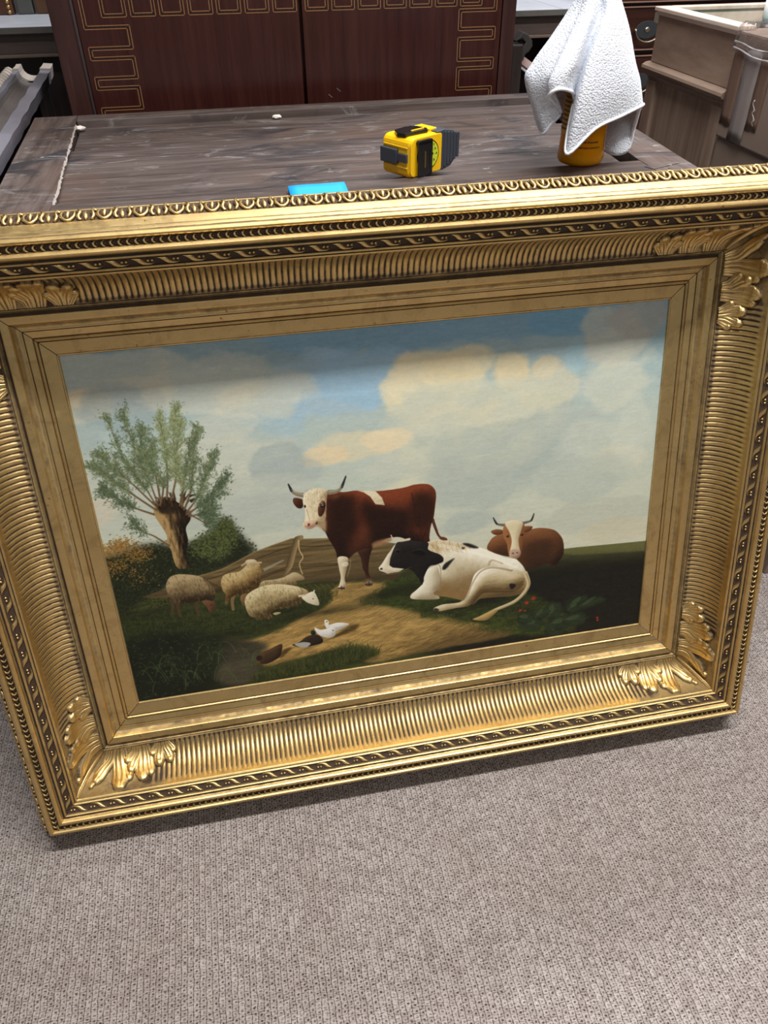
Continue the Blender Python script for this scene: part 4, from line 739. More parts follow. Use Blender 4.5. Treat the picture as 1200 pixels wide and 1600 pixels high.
# canvas
def painted_canvas():
    arr = make_painting()
    Hc, Wc = arr.shape[:2]
    im = bpy.data.images.new('brushwork', Wc, Hc, alpha=False)
    px = np.ones((Hc, Wc, 4), np.float32); px[..., :3] = arr[::-1]
    im.pixels.foreach_set(px.ravel()); im.update(); im.pack()
    m = NT('oil paint'); tx = m.n('ShaderNodeTexImage'); tx.image = im; tx.interpolation = 'Cubic'
    uv = m.n('ShaderNodeUVMap'); uv.uv_map = 'UVMap'; m.l(uv.outputs[0], tx.inputs[0])
    m.set(Base_Color=tx.outputs[0], Roughness=.42); m.b.inputs['Specular IOR Level'].default_value = .25
    m.bump(m.noise(m.obj((900, 900, 1)), 1, 2), .05, .0004)
    x, y = HW+.004, HH+.004
    me = bpy.data.meshes.new('painted_canvas')
    vs = [F(p) for p in ((-x, -y, -.0005), (x, -y, -.0005), (x, y, -.0005), (-x, y, -.0005), (-x, -y, -.008), (x, -y, -.008), (x, y, -.008), (-x, y, -.008))]
    me.from_pydata(vs, [], [(0, 1, 2, 3), (7, 6, 5, 4), (0, 4, 5, 1), (1, 5, 6, 2), (2, 6, 7, 3), (3, 7, 4, 0)])
    l = me.uv_layers.new(name='UVMap')
    for lp in me.loops:
        v = vs[lp.vertex_index]; l.data[lp.index].uv = ((v[0]+base_local.x+HW)/(2*HW), (v[1]+base_local.y+HH)/(2*HH))
    me.materials.append(m.m); o = bpy.data.objects.new('painted_canvas', me); COL.objects.link(o); o.parent = FRAME
    o['label'] = 'oil painting of cows, sheep and ducks in a meadow'
painted_canvas()
TOWEL=[[(0.318,0.33,0.981),(0.314,0.34,0.932),(0.299,0.35,0.896),(0.278,0.36,0.859),(0.272,0.36,0.834),(0.28,0.355,0.807)],[(0.312,0.31,0.982),(0.3,0.31,0.935),(0.277,0.305,0.902),(0.25,0.3,0.869),(0.241,0.295,0.847),(0.268,0.285,0.786)],[(0.311,0.302,0.983),(0.301,0.295,0.936),(0.28,0.285,0.905),(0.256,0.275,0.873),(0.251,0.27,0.843),(0.275,0.272,0.8)],[(0.311,0.3,0.983),(0.303,0.29,0.936),(0.285,0.275,0.906),(0.265,0.262,0.874),(0.26,0.258,0.852),(0.288,0.275,0.813)],[(0.312,0.3,0.983),(0.304,0.288,0.937),(0.285,0.27,0.906),(0.265,0.252,0.876),(0.256,0.245,0.854),(0.269,0.262,0.83)],[(0.312,0.298,0.983),(0.303,0.282,0.937),(0.284,0.262,0.907),(0.261,0.24,0.878),(0.249,0.232,0.858),(0.252,0.236,0.841)],[(0.313,0.296,0.983),(0.306,0.276,0.938),(0.289,0.254,0.908),(0.268,0.232,0.879),(0.26,0.226,0.863),(0.258,0.225,0.85)],[(0.314,0.295,0.983),(0.315,0.274,0.938),(0.299,0.252,0.908),(0.283,0.234,0.878),(0.275,0.23,0.862),(0.276,0.232,0.847)],[(0.317,0.297,0.983),(0.329,0.285,0.936),(0.316,0.272,0.905),(0.305,0.262,0.873),(0.298,0.258,0.854),(0.298,0.262,0.832)],[(0.317,0.296,0.983),(0.33,0.282,0.936),(0.317,0.265,0.906),(0.303,0.252,0.874),(0.294,0.246,0.838),(0.288,0.245,0.789)],[(0.317,0.294,0.983),(0.331,0.275,0.937),(0.318,0.253,0.907),(0.303,0.238,0.876),(0.292,0.228,0.834),(0.286,0.228,0.772)],[(0.32,0.294,0.983),(0.337,0.275,0.937),(0.333,0.254,0.907),(0.328,0.24,0.875),(0.323,0.232,0.839),(0.322,0.234,0.8)],[(0.324,0.295,0.983),(0.344,0.278,0.936),(0.35,0.262,0.905),(0.355,0.25,0.873),(0.359,0.245,0.843),(0.362,0.248,0.81)],[(0.331,0.3,0.983),(0.355,0.288,0.935),(0.368,0.28,0.902),(0.382,0.275,0.868),(0.392,0.272,0.844),(0.404,0.274,0.816)],[(0.338,0.31,0.982),(0.368,0.31,0.933),(0.387,0.31,0.898),(0.402,0.31,0.862),(0.414,0.31,0.837),(0.418,0.305,0.808)],[(0.343,0.325,0.981),(0.38,0.34,0.93),(0.404,0.35,0.893),(0.416,0.345,0.847),(0.424,0.335,0.808),(0.425,0.325,0.777)],[(0.344,0.335,0.981),(0.381,0.36,0.928),(0.404,0.37,0.891),(0.416,0.36,0.837),(0.423,0.34,0.791),(0.421,0.325,0.747)],[(0.341,0.34,0.98),(0.376,0.37,0.927),(0.394,0.375,0.883),(0.404,0.365,0.828),(0.407,0.345,0.782),(0.397,0.318,0.744)],[(0.338,0.345,0.98),(0.364,0.375,0.927),(0.379,0.38,0.875),(0.388,0.37,0.82),(0.389,0.36,0.78),(0.385,0.343,0.749)],[(0.332,0.345,0.98),(0.35,0.375,0.928),(0.355,0.38,0.884),(0.361,0.375,0.837),(0.376,0.37,0.795),(0.38,0.355,0.764)],[(0.326,0.34,0.981),(0.335,0.365,0.929),(0.328,0.375,0.893),(0.315,0.375,0.856),(0.312,0.37,0.823),(0.316,0.365,0.801)]]
# ------------------------------------------------------------ the old table top with its sunk panel
def old_wood(name, grain, k=1.0):
    m = NT(name); g = m.noise(m.obj(grain), 1.7, 7, .66, 1.1); g2 = m.noise(m.obj(tuple(x*4 for x in grain)), 1.5, 4, .6)
    f = m.math('ADD', m.math('MULTIPLY', g, .7), m.math('MULTIPLY', g2, .3))
    c = m.ramp(f, (.30, tuple(k*x for x in (.024, .015, .013))), (.48, tuple(k*x for x in (.074, .053, .046))), (.60, tuple(k*x for x in (.112, .086, .078))), (.74, tuple(k*x for x in (.17, .145, .135))))
    warm = m.noise(m.obj((2.2, 3.2, 2)), 2.4, 4, .6, .6)
    c = m.mix(m.math('MULTIPLY', m.math('SUBTRACT', warm, .50, clamp=True), 2.4, clamp=True), c, (.125, .072, .046))
    st = m.noise(m.obj((3.2, 6.5, 3)), 1.9, 5, .62, 1.0)
    c = m.mix(m.math('MULTIPLY', m.math('SUBTRACT', st, .555, clamp=True), 9, clamp=True), c, (.030, .026, .028))
    du = m.noise(m.obj((5, 13, 5)), 1.6, 6, .72, 1.8)
    c = m.mix(m.math('MULTIPLY', m.math('SUBTRACT', du, .57, clamp=True), 5.0, clamp=True), c, (.27, .25, .245))
    sp = m.noise(m.obj((40, 70, 40)), 1, 2, .5)
    c = m.mix(m.math('MULTIPLY', m.math('SUBTRACT', sp, .74, clamp=True), 14, clamp=True), c, (.40, .37, .36))
    m.set(Base_Color=c, Roughness=m.math('ADD', .36, m.math('MULTIPLY', du, .3))); m.bump(f, .3, .0012); return m
OLD = (lambda m: m.m)(old_wood('old grey walnut', (1.6, 22, 22)))
OLDY = (lambda m: m.m)(old_wood('old grey walnut across', (22, 2.0, 22), 1.15))
RAW = plain('raw broken wood', (.36, .31, .28), .8)
DARKW = (lambda m: m.m)(wood('dark stained wood', (.008, .005, .004), (.018, .011, .009), (.035, .022, .018), (20, 20, 2), .5))
TABLE = empty('table', (0, .45, 0), label='old brown-grey wooden table with a sunken panel top, behind the gilded frame', cat='table')
def tb(): return MB()
def tobj(m, name, mat, parent=None):
    o = m.obj(name, mat); o.parent = parent or TABLE
    if not parent: o.location = (0, -.45, 0)
    return o
ZT = .74
def slab(pts, z0, z1, bev=.0012): return MB().prism(pts, z0, z1, bev=bev)
tobj(slab([(-.455, .106), (-.388, .106), (-.386, .266), (-.408, .722), (-.411, .787), (-.484, .787), (-.470, .430)], ZT-.024, ZT), 'left_board', OLDY)
tobj(slab([(-.3875, .106), (.424, .106), (.4265, .296), (.300, .292), (-.3855, .266)], ZT-.024, ZT), 'front_rail', OLD)
tobj(slab([(-.4105, .787), (-.4080, .745), (-.10, .744), (.455, .752), (.456, .790), (-.10, .789)], ZT-.024, ZT), 'back_rail', OLD)
tobj(slab([(.4245, .106), (.483, .106), (.494, .300), (.505, .456), (.523, .790), (.4565, .790), (.4455, .560), (.4275, .300)], ZT-.024, ZT), 'right_board', OLDY)
for i, (ya, yb, yc, yd) in enumerate(((.262, .421, .289, .424), (.4214, .585, .4244, .590), (.5854, .748, .5904, .754))):
    tobj(slab([(-.398, ya), (.4155, yc), (.424, yd), (-.404, yb)], ZT-.030, ZT-.0125+.0006*(i % 2), .0008), 'panel_board', OLD)
# chipped pale arris along the left board and little splinters
m = MB(); L = [Vector((-.3862, .268, ZT-.0035)), Vector((-.3965, .47, ZT-.0035)), Vector((-.4083, .722, ZT-.0035))]
P = crom(L, 30)
m.tube([(p.x+random.uniform(-.0006, .0012), p.y, p.z+random.uniform(-.001, .001)) for p in P], [random.uniform(.0012, .0034) for p in P], 5, smooth=False)
tobj(m, 'chipped_edge', RAW)['label'] = 'pale chipped edge'
# dovetail keys and the gap at the right joint
for pts in ([(.418, .262), (.474, .282), (.476, .268), (.424, .246)], [(.446, .246), (.482, .252), (.481, .236), (.450, .226)]):
    tobj(MB().prism(pts, ZT-.01, ZT+.0012, bev=.0006), 'joint_key', OLDY)
m = MB(); m.box(-.44, .47, .122, .150, .56, ZT-.0242).box(-.455, -.43, .15, .77, .56, ZT-.0242).box(.455, .48, .15, .77, .56, ZT-.0242).box(-.44, .47, .75, .775, .56, ZT-.0242)
tobj(m, 'apron', DARKW)
for x in (-.452, .432):
    for y in (.125, .735): tobj(MB().box(x, x+.045, y, y+.045, 0, ZT-.0245, .004), 'leg', DARKW)
for i, (p, r) in enumerate((((-.0615, .738, ZT-.0085), .0058), ((-.402, .716, ZT-.0062), .0070))):
    m = MB(); bm = bmesh.new(); bmesh.ops.create_icosphere(bm, subdivisions=2, radius=r)
    for v in bm.verts: v.co = Vector((v.co.x*1.5, v.co.y*.9, v.co.z*.62))*random.uniform(.85, 1.15)
    m.bm(bm); o = m.obj('wood_chip', plain('pale splinter', (.72, .66, .60), .7)); o.location = p
    tag(o, ('pale splinter lying against the back rail of the table', 'pale splinter in the back left corner of the sunken panel')[i], 'wood chip')

# ------------------------------------------------------------ blue note on the table
BLUE = NT('blue paper').set(Base_Color=(.012, .36, .90), Roughness=.55).m
NOTE = empty('paper_note', (-.05, .21, ZT), label='bright blue square paper note on the table behind the frame', cat='paper note')
rows = []
for i in range(9):
    t = i/8; y = .176+(.2525-.176)*t; z = .0006+.0075*t**1.6
    rows.append([(-.0855-.0015*t+.0752*f/6+.05, y-.21+.0035*f/6*t, z+.0004*math.sin(f)) for f in range(7)])
m = MB().grid(rows); o = m.obj('sheet', BLUE, NOTE, fix=False); o.modifiers.new('t', 'SOLIDIFY').thickness = .0006
rows = [[(-.0870+.0752*f/6+.05, .0425+.0035*f/6-.003*k/3, .0077-.0068*k/3) for f in range(7)] for k in range(4)]
o = MB().grid(rows).obj('folded_tab', BLUE, NOTE, fix=False); o.modifiers.new('t', 'SOLIDIFY').thickness = .0006

# ------------------------------------------------------------ tape measure
YEL = NT('yellow plastic').set(Base_Color=(.90, .52, .006), Roughness=.32).m
RUB = plain('dark rubber', (.040, .046, .060), .55, var=.1)
BLK = NT('black metal').set(Base_Color=(.008, .008, .009), Roughness=.22).m
TAPE = empty('tape_measure', (.0805, .277, ZT), (0, 0, math.radians(32)), label='yellow and black tape measure with a black belt clip on the table', cat='tape measure')
TAPE.scale = (1.09, .88, .96)
# local axes: x along the labelled face, y through the thickness, z up
def yz(prof): return prof
XZ = Matrix(((1, 0, 0, 0), (0, 0, 1, 0), (0, 1, 0, 0), (0, 0, 0, 1)))      # outline (x, z) swept along y
def rr(x0, x1, z0, z1, r, n=4):
    o = []
    rs = r if hasattr(r, '__len__') else (r,)*4
    for (cx, cz, a0), q in zip(((x0, z0, 180), (x1, z0, 270), (x1, z1, 0), (x0, z1, 90)), rs):
        ccx = cx+(q if cx == x0 else -q); ccz = cz+(q if cz == z0 else -q)
        for k in range(n+1): a = math.radians(a0+90*k/n); o.append((ccx+q*math.cos(a), ccz+q*math.sin(a)))
    return o
MB().prism(rr(0, .074, 0, .052, (.006, .012, .012, .010)), 0, .060, XZ, bev=.004, smooth=False).obj('case', YEL, TAPE)
MB().prism(rr(.001, .056, .001, .0515, (.007, .004, .004, .010)), -.0022, .003, XZ, bev=.0012).obj('face_plate', YEL, TAPE)
m = MB(); prof = []
# rubber jacket: a thick ribbed shell over the rear
shell = [(.052, .0015), (.060, .0), (.074, .003), (.084, .013), (.0875, .026), (.086, .040), (.078, .0505), (.060, .0545), (.047, .0535), (.053, .046), (.0535, .010)]
m.prism(shell, -.0015, .0605, XZ, bev=.0016)
m.obj('rubber_jacket', RUB, TAPE)
for i in range(5):
    x = .0605+i*.0058; z0, z1 = .004+.0022*i, .0515-.0012*i
    MB().prism(rr(x, x+.0046, z0, z1, .0012, 2), -.0024, -.0008, XZ, bev=.0005).obj('grip_rib', RUB, TAPE)
lab = NT('lime label'); lab.set(Base_Color=lab.mix(lab.math('GREATER_THAN', lab.noise(lab.obj(), 330, 1, .4), .62), (.60, .66, .03), (.30, .40, .05)), Roughness=.35)
m = MB(); m.prism([(.031+.0195*math.cos(t), .0265+.0205*math.sin(t)) for t in np.linspace(0, 2*math.pi, 33)[:-1]], -.0028, -.001, XZ, bev=.0004); m.obj('label_ring', BLK, TAPE)
m = MB(); m.prism([(.031+.0178*math.cos(t), .0265+.0188*math.sin(t)) for t in np.linspace(0, 2*math.pi, 33)[:-1]], -.0034, -.001, XZ, bev=.0003); m.obj('label', lab.m, TAPE)['label'] = 'lime yellow round label'
m = MB()
for x, z in ((.0385, .0255), (.0425, .0315), (.0450, .0250), (.0405, .0170), (.0400, .0375)): m.prism(rr(x, x+.0012, z, z+.0030, .0004, 1), -.0037, -.0033, XZ)
tag(m.obj('label_print', BLK, TAPE), kind='stuff')
m = MB(); fr = rr(.0095, .0345, .0005, .0475, .004)
m.prism(fr, -.0085, -.0068, XZ, bev=.0006); m.prism(rr(.0095, .0345, .0425, .0490, .003), -.0085, -.002, XZ, bev=.0008); m.obj('belt_clip', BLK, TAPE)
MB().prism(rr(.020, .0222, .012, .034, .0009, 2), -.0090, -.0083, XZ).obj('clip_slot', plain('worn brass edge', (.25, .17, .05), .4, .8), TAPE)
MB().prism(rr(.029, .0315, .010, .036, .0009, 2), -.0092, -.0083, XZ, bev=.0004).obj('clip_rib', BLK, TAPE)
m = MB(); m.box(-.0045, .003, .024, .060, .016, .036, .0015); m.obj('bumper', RUB, TAPE)
MB().box(-.0030, .003, .0035, .0245, .0205, .0315, .001).obj('mouth_guard', RUB, TAPE)
for z in (.013, .0395): MB().box(-.0012, .002, .004, .057, z-.0012, z+.0012, .0008).obj('case_ridge', YEL, TAPE)
m = MB(); m.prism([(.004, .014), (.040, .010), (.046, .020), (.044, .040), (.030, .049), (.010, .046), (.002, .030)], .0515, .0565, bev=.0012); m.obj('thumb_lock', BLK, TAPE)
MB().box(.018, .040, .0175, .0205, .0562, .0578, .0006).obj('lock_slot', YEL, TAPE)
m = MB(); m.prism([(.044, .012), (.058, .012), (.058, .046), (.044, .046)], .0505, .0560, bev=.0016); m.obj('top_bridge', YEL, TAPE)

# ------------------------------------------------------------ bottle of orange polish under the towel
def orange():
    m = NT('orange liquid'); m.set(Base_Color=(1.0, .37, .004), Roughness=.10, Transmission_Weight=.15, Subsurface_Weight=.5, IOR=1.36); return m.m
BOT = empty('spray_bottle', (.340, .309, ZT), label='clear bottle of orange polish standing under the white towel', cat='bottle')
prof = [(.0, .003), (.022, .003), (.027, 0), (.0305, .0015), (.0325, .006), (.0328, .012), (.0318, .016), (.0312, .05), (.0300, .09), (.0285, .125), (.027, .142), (.020, .157), (.0125, .166), (.0125, .178), (0, .178)]
MB().lathe(prof, 40).obj('bottle_body', orange(), BOT)
m = MB(); m.lathe([(0, .178), (.0145, .178), (.0145, .194), (.010, .197), (.010, .203), (0, .203)], 20)
WHP = plain('white plastic', (.75, .75, .74), .4, var=.03)
m.obj('collar', WHP, BOT); MB().box(-.026, .020, -.009, .009, .2032, .219, .004).obj('spray_head', WHP, BOT)
MB().tube([(-.018, 0, .205), (-.023, 0, .190), (-.020, 0, .176)], [.005, .004, .003], 8).obj('trigger', WHP, BOT)
def wrap(a0, a1, z0, z1, dr, n=10):
    rows = []
    for zz in np.linspace(z0, z1, 4):
        r = np.interp(zz, [0.012, .05, .09, .125], [.0324, .0312, .0300, .0285])+dr
        rows.append([(r*math.cos(t), r*math.sin(t), zz) for t in np.linspace(math.radians(a0), math.radians(a1), n+1)])
    return rows
# angles: -90 faces the front
ink = plain('brown print', (.16, .055, .012), .6); amb = NT('amber label').set(Base_Color=(.72, .40, .04), Roughness=.4).m
MB().grid(wrap(-205, -125, .040, .142, .0003)).obj('text_panel', amb, BOT, fix=False)['label'] = 'amber panel of small print'
def printed(a0, a1, z, hgt, dr, seed):
    rr_ = random.Random(seed); m = MB(); a = a0
    while a < a1:
        w = rr_.uniform(1.3, 3.2); m.grid(wrap(a, min(a+w, a1), z-hgt*rr_.uniform(.4, .6), z+hgt*rr_.uniform(.35, .6), dr, 2)); a += w+rr_.choice((.5, .6, 1.6))
    return m
for i in range(17):
    tag(printed(-200, -127, .136-i*.0056, .0026, .0007, i).obj('print_line', ink, BOT, fix=False), kind='stuff')
for i, (a0, a1, z) in enumerate(((-150, -72, .0325), (-152, -66, .0255))): tag(printed(a0, a1, z, .0022, .0006, 40+i).obj('print_line', ink, BOT, fix=False), kind='stuff')
MB().grid(wrap(-43, -12, .018, .043, .0003)).obj('barcode_panel', plain('pink label', (.75, .50, .42), .5), BOT, fix=False)['label'] = 'pale pink barcode panel'
m = MB()
for i in range(8): m.grid(wrap(-38, -20, .022+i*.0023, .022+i*.0023+.0009*(1+i % 2*.5), .0007, 4))
tag(m.obj('barcode', plain('dark print', (.06, .03, .03), .6), BOT, fix=False), kind='stuff')
m = MB(); [m.grid(wrap(-47, -45, .025+i*.004, .0275+i*.004, .0006, 2)) for i in range(5)]
tag(m.obj('side_print', ink, BOT, fix=False), kind='stuff')

# ------------------------------------------------------------ terry towel hung over the bottle
def towel():
    cols = [crom(c, 9) for c in TOWEL]; n = len(cols); R = len(cols[0]); rows = []
    U_ = 5
    for r in range(R):
        ring = [c[r] for c in cols]; row = []
        for i in range(n):
            p0, p1, p2, p3 = ring[i-1], ring[i], ring[(i+1) % n], ring[(i+2) % n]
            for k in range(U_):
                t = k/U_; q = .5*((2*p1)+(p2-p0)*t+(2*p0-5*p1+4*p2-p3)*t*t+(3*p1-p0-3*p2+p3)*t**3)
                # soft folds that deepen towards the hem
                row.append(tuple(q))
        rows.append(row)
    top = rows[0]; c = Vector((sum(p[0] for p in top)/len(top), sum(p[1] for p in top)/len(top), top[0][2]+.012))
    rows = [[tuple(Vector(p).lerp(c, .98)) for p in top], [tuple(Vector(p).lerp(c, .5)+Vector((0, 0, .004))) for p in top]]+rows
    pat = []
    for r in range(len(rows)): pat += [1.0 if r >= len(rows)-3 else 0.0]*len(rows[0])
    m = MB().grid(rows, pat, True, closed_u=True)
    t = NT('white terry cloth'); o = t.obj()
    w1 = t.n('ShaderNodeTexVoronoi'); w1.inputs['Scale'].default_value = 1; t.l(t.obj((380, 380, 430)), w1.inputs['Vector'])
    pile = t.math('SUBTRACT', 1.0, w1.outputs['Distance']); fine = t.noise(o, 1500, 2)
    h = t.math('ADD', t.math('MULTIPLY', pile, .8), t.math('MULTIPLY', fine, .4))
    hem = t.n('ShaderNodeAttribute', attribute_name='patina').outputs['Fac']
    grime = t.noise(t.obj((14, 14, 5)), 1, 4)
    c_ = t.mix(t.math('MULTIPLY', t.math('SUBTRACT', grime, .56, clamp=True), 1.6, clamp=True), (.86, .90, .98), (.62, .58, .53))
    c_ = t.mix(t.math('MULTIPLY', t.math('SUBTRACT', .75, pile, clamp=True), .9), c_, (.58, .61, .70))
    t.set(Base_Color=c_, Roughness=.95, Sheen_Weight=.25); t.b.inputs['Specular IOR Level'].default_value = .1
    t.bump(h, .85, .0022)
    o_ = m.obj('towel', t.m); md = o_.modifiers.new('thick', 'SOLIDIFY'); md.thickness = .0032; md.offset = -1
    hem = MB(); ring = rows[-1]; hem.tube([tuple(Vector(p)+Vector((0, 0, .0005))) for p in ring]+[ring[0], ring[1]], .0021, 6)
    hm = NT('towel hem').set(Base_Color=(.88, .91, .97), Roughness=.9).m
    hem.obj('hem', hm, o_)
    return tag(o_, 'white terry towel draped over the orange bottle', 'towel')
towel()

# ------------------------------------------------------------ mahogany wardrobe with inlaid doors
def mahog(name, c0, c1, c2, rough=.24, grain=(30, 30, 1.6)):
    return wood(name, c0, c1, c2, grain, rough, .5, None, .06).m
MAH = mahog('dark mahogany', (.024, .0058, .005), (.037, .0100, .0082), (.052, .0165, .012))
MAHS = mahog('worn mahogany', (.022, .008, .007), (.040, .015, .013), (.062, .026, .022), .34)
INL = plain('boxwood inlay', (.24, .115, .045), .4); INK = plain('ebony inlay', (.012, .006, .005), .4)
WAR = empty('wardrobe', (0, 1.0, 0), label='dark mahogany wardrobe with inlaid key-pattern doors behind the table', cat='wardrobe')
def wobj(m, name, mat, parent=None):
    o = m.obj(name, mat); o.parent = parent or WAR
    if not parent: o.location = (0, -1.0, 0)
    return o
YW = .900
wobj(MB().box(-.438, -.398, YW+.001, 1.13, .0, 1.75, .002), 'stile', MAHS)
wobj(MB().box(.4035, .431, YW-.001, 1.13, .0, 1.75, .002), 'stile', MAHS)
wobj(MB().box(-.3985, .4035, YW+.03, 1.13, .02, 1.75), 'carcass', MAH)
wobj(MB().tube([(-.3965, YW+.001, .02), (-.3965, YW+.001, 1.75)], .0032, 8), 'cock_bead', plain('grey bead', (.05, .035, .033), .4))
dl = wobj(MB().box(-.3925, .0065, YW, YW+.028, .04, 1.72, .0012), 'door', MAH)
dr = wobj(MB().box(.0125, .4005, YW-.0025, YW+.0255, .04, 1.72, .0012), 'door', MAH)
def inlay(poly, y, parent):
    P = [Vector((x, z)) for x, z in poly]
    light, dark = MB(), MB(); wline = .00070; half = .0026
    def seg(m, a, b, w, y0):
        d = (b-a); L = d.length
        if L < 1e-5: return
        d /= L; n = Vector((-d.y, d.x)); a = a-d*w; b = b+d*w
        q = [a+n*w, b+n*w, b-n*w, a-n*w]
        v = [(p.x, yy, p.y) for yy in (y0, y0+.0012) for p in q]
        m.add(v, [(0, 1, 2, 3), (7, 6, 5, 4), (0, 4, 5, 1), (1, 5, 6, 2), (2, 6, 7, 3), (3, 7, 4, 0)])
    for s in (-1, 1):
        off = []
        for i, p in enumerate(P):
            d0 = (P[i]-P[i-1]).normalized() if i else None; d1 = (P[i+1]-P[i]).normalized() if i < len(P)-1 else None
            o = Vector((0, 0))
            for d in (d0, d1):
                if d is not None: o += Vector((-d.y, d.x))
            if d0 is None or d1 is None: o = o.normalized()
            elif abs(d0.dot(d1)) > .9: o *= .5
            off.append(p+o*s*half)
        for a, b in zip(off, off[1:]): seg(light, a, b, wline, y-.0004)
    for a, b in zip(P, P[1:]):
        L = (b-a).length; k = max(1, round(L/.0085))
        for i in range(k):
            c0 = a+(b-a)*((i+.18)/k); c1 = a+(b-a)*((i+.78)/k); seg(dark, c0, c1, .0009, y-.0003)
    o = light.obj('inlay_line', INL, parent); d = dark.obj('inlay_dash', INK, parent); return o
ytop = .955
pl = [(-.307, .600), (-.307, .628), (-.380, .628), (-.380, .645), (-.307, .645), (-.307, .677), (-.380, .677), (-.380, .694), (-.306, .694), (-.306, .7265), (-.380, .7265), (-.380, .761), (-.306, .761), (-.306, .778), (-.380, .778), (-.380, .810), (-.306, .810), (-.306, .826), (-.380, .826)]
pl = [(-.306, .694), (-.306, .7265), (-.380, .7265), (-.380, .761), (-.306, .761), (-.306, .778), (-.380, .778), (-.380, .8095), (-.3055, .8095), (-.3055, .826)]
pl = [(-.380, .700), (-.380, .7265), (-.3065, .7265), (-.3065, .7615), (-.3805, .7615), (-.3805, .778), (-.3060, .778), (-.3060, .8100), (-.3800, .8100), (-.3800, .8262), (-.3055, .8262), (-.3055, .8590), (-.3800, .8590), (-.3800, ytop)]
x = -.3455
for i in range(7):
    pl += [(x, ytop), (x, .8765), (x+.0385, .8765), (x+.0385, ytop)]; x += .0512
inlay(pl, YW, dl)
pr = []; x = .0215
for i in range(7): pr += [(x, ytop), (x, .8770), (x+.0375, .8770), (x+.0375, ytop)]; x += .0497
pr += [(.3875, ytop), (.3875, .8670), (.3175, .8670), (.3175, .8365), (.3875, .8365), (.3875, .8200), (.3175, .8200), (.3175, .7840), (.3880, .7840), (.3880, .7690), (.3175, .7690), (.3175, .7330), (.3880, .7330), (.3880, .700)]
inlay(pr, YW-.0025, dr)
for i, (x, z) in enumerate(((.075, .741), (.058, .731))):
    o = MB().prism([(x-.004, z+.0025), (x+.0035, z-.0035), (x+.0045, z-.002), (x-.003, z+.004)], -YW+.0026, -YW+.0032, Matrix(((1, 0, 0, 0), (0, 0, -1, 0), (0, 1, 0, 0), (0, 0, 0, 1)))).obj('scuff', plain('scuffed polish', (.10, .08, .08), .7), dr)

# ------------------------------------------------------------ grey-topped bench behind the wardrobe
SLATE = plain('worn grey-blue top', (.42, .43, .47), .45, var=.25, scale=14)
EDGEW = plain('grey wood edge', (.10, .092, .082), .6, var=.3); APR = (lambda m: m.m)(wood('brown apron', (.035, .022, .018), (.065, .045, .038), (.09, .065, .055), (2, 20, 20), .5))
BEN = empty('workbench', (0, 1.45, 0), label='long workbench with a worn blue-grey top, behind the mahogany wardrobe', cat='bench')
def bobj(m, name, mat): o = m.obj(name, mat, BEN); o.location = (0, -1.45, 0); return o
xs = [-1.5, -.95, -.30, .30, .688, .80]
for a, b in zip(xs, xs[1:]): bobj(MB().box(a+.0006, b-.0006, 1.30, 1.57, .808, .8215, .0015), 'top_board', SLATE)
for a, b in zip(xs, xs[1:]): bobj(MB().box(a+.0008, b-.0008, 1.2965, 1.2995, .8085, .8208, .0008), 'edge_strip', EDGEW)
bobj(MB().box(-1.5, .80, 1.312, 1.33, .768, .8078, .001), 'apron', APR)
bobj(MB().box(-1.5, .80, 1.309, 1.334, .761, .7678, .0015), 'bead_strip', plain('pale bead', (.16, .11, .085), .5))
bobj(MB().box(-1.5, .80, 1.55, 1.57, .06, .808), 'back_panel', DARKW)
for x in (-1.48, -.55, .2, .75): bobj(MB().box(x, x+.05, 1.34, 1.39, 0, .808, .003), 'leg', DARKW)

# picture-frame corners and rails standing on the bench, cut by the top of the photograph
STK = [(-.640, .045, (.10, .035, .015), True, 'reddish brown frame rail with a gilt bead, far left of the grey bench top'),
       (-.590, .036, (.10, .10, .09), False, 'grey painted upright rail next to the beaded frame rail on the bench'),
       (-.540, .052, (.13, .055, .022), True, 'brown frame rail with a gilt edge on the bench, close to the wardrobe'),
       (-.482, .030, (.12, .13, .13), False, 'grey upright rail on the bench, nearest the wardrobe')]
for x, w, c, bead, lab_ in STK:
    e = empty('frame_rail', (x, 1.545, .8217), label=lab_, cat='frame rail', group='rails standing on the bench')
    MB().box(-w/2, w/2, -.015, .015, 0, .30, .004).obj('upright', plain('rail finish', c, .4), e)
    if bead:
        mm = MB()
        for i in range(28): mm.ball((w*.28, -.0165, .006+i*.0105), .0048, 6, 5)
        mm.obj('gilt_bead', plain('tarnished gilt', (.55, .36, .14), .4, .8), e)
for e in [o for o in COL.objects if o.name.startswith('frame_rail')]:
    for ch in e.children: pass

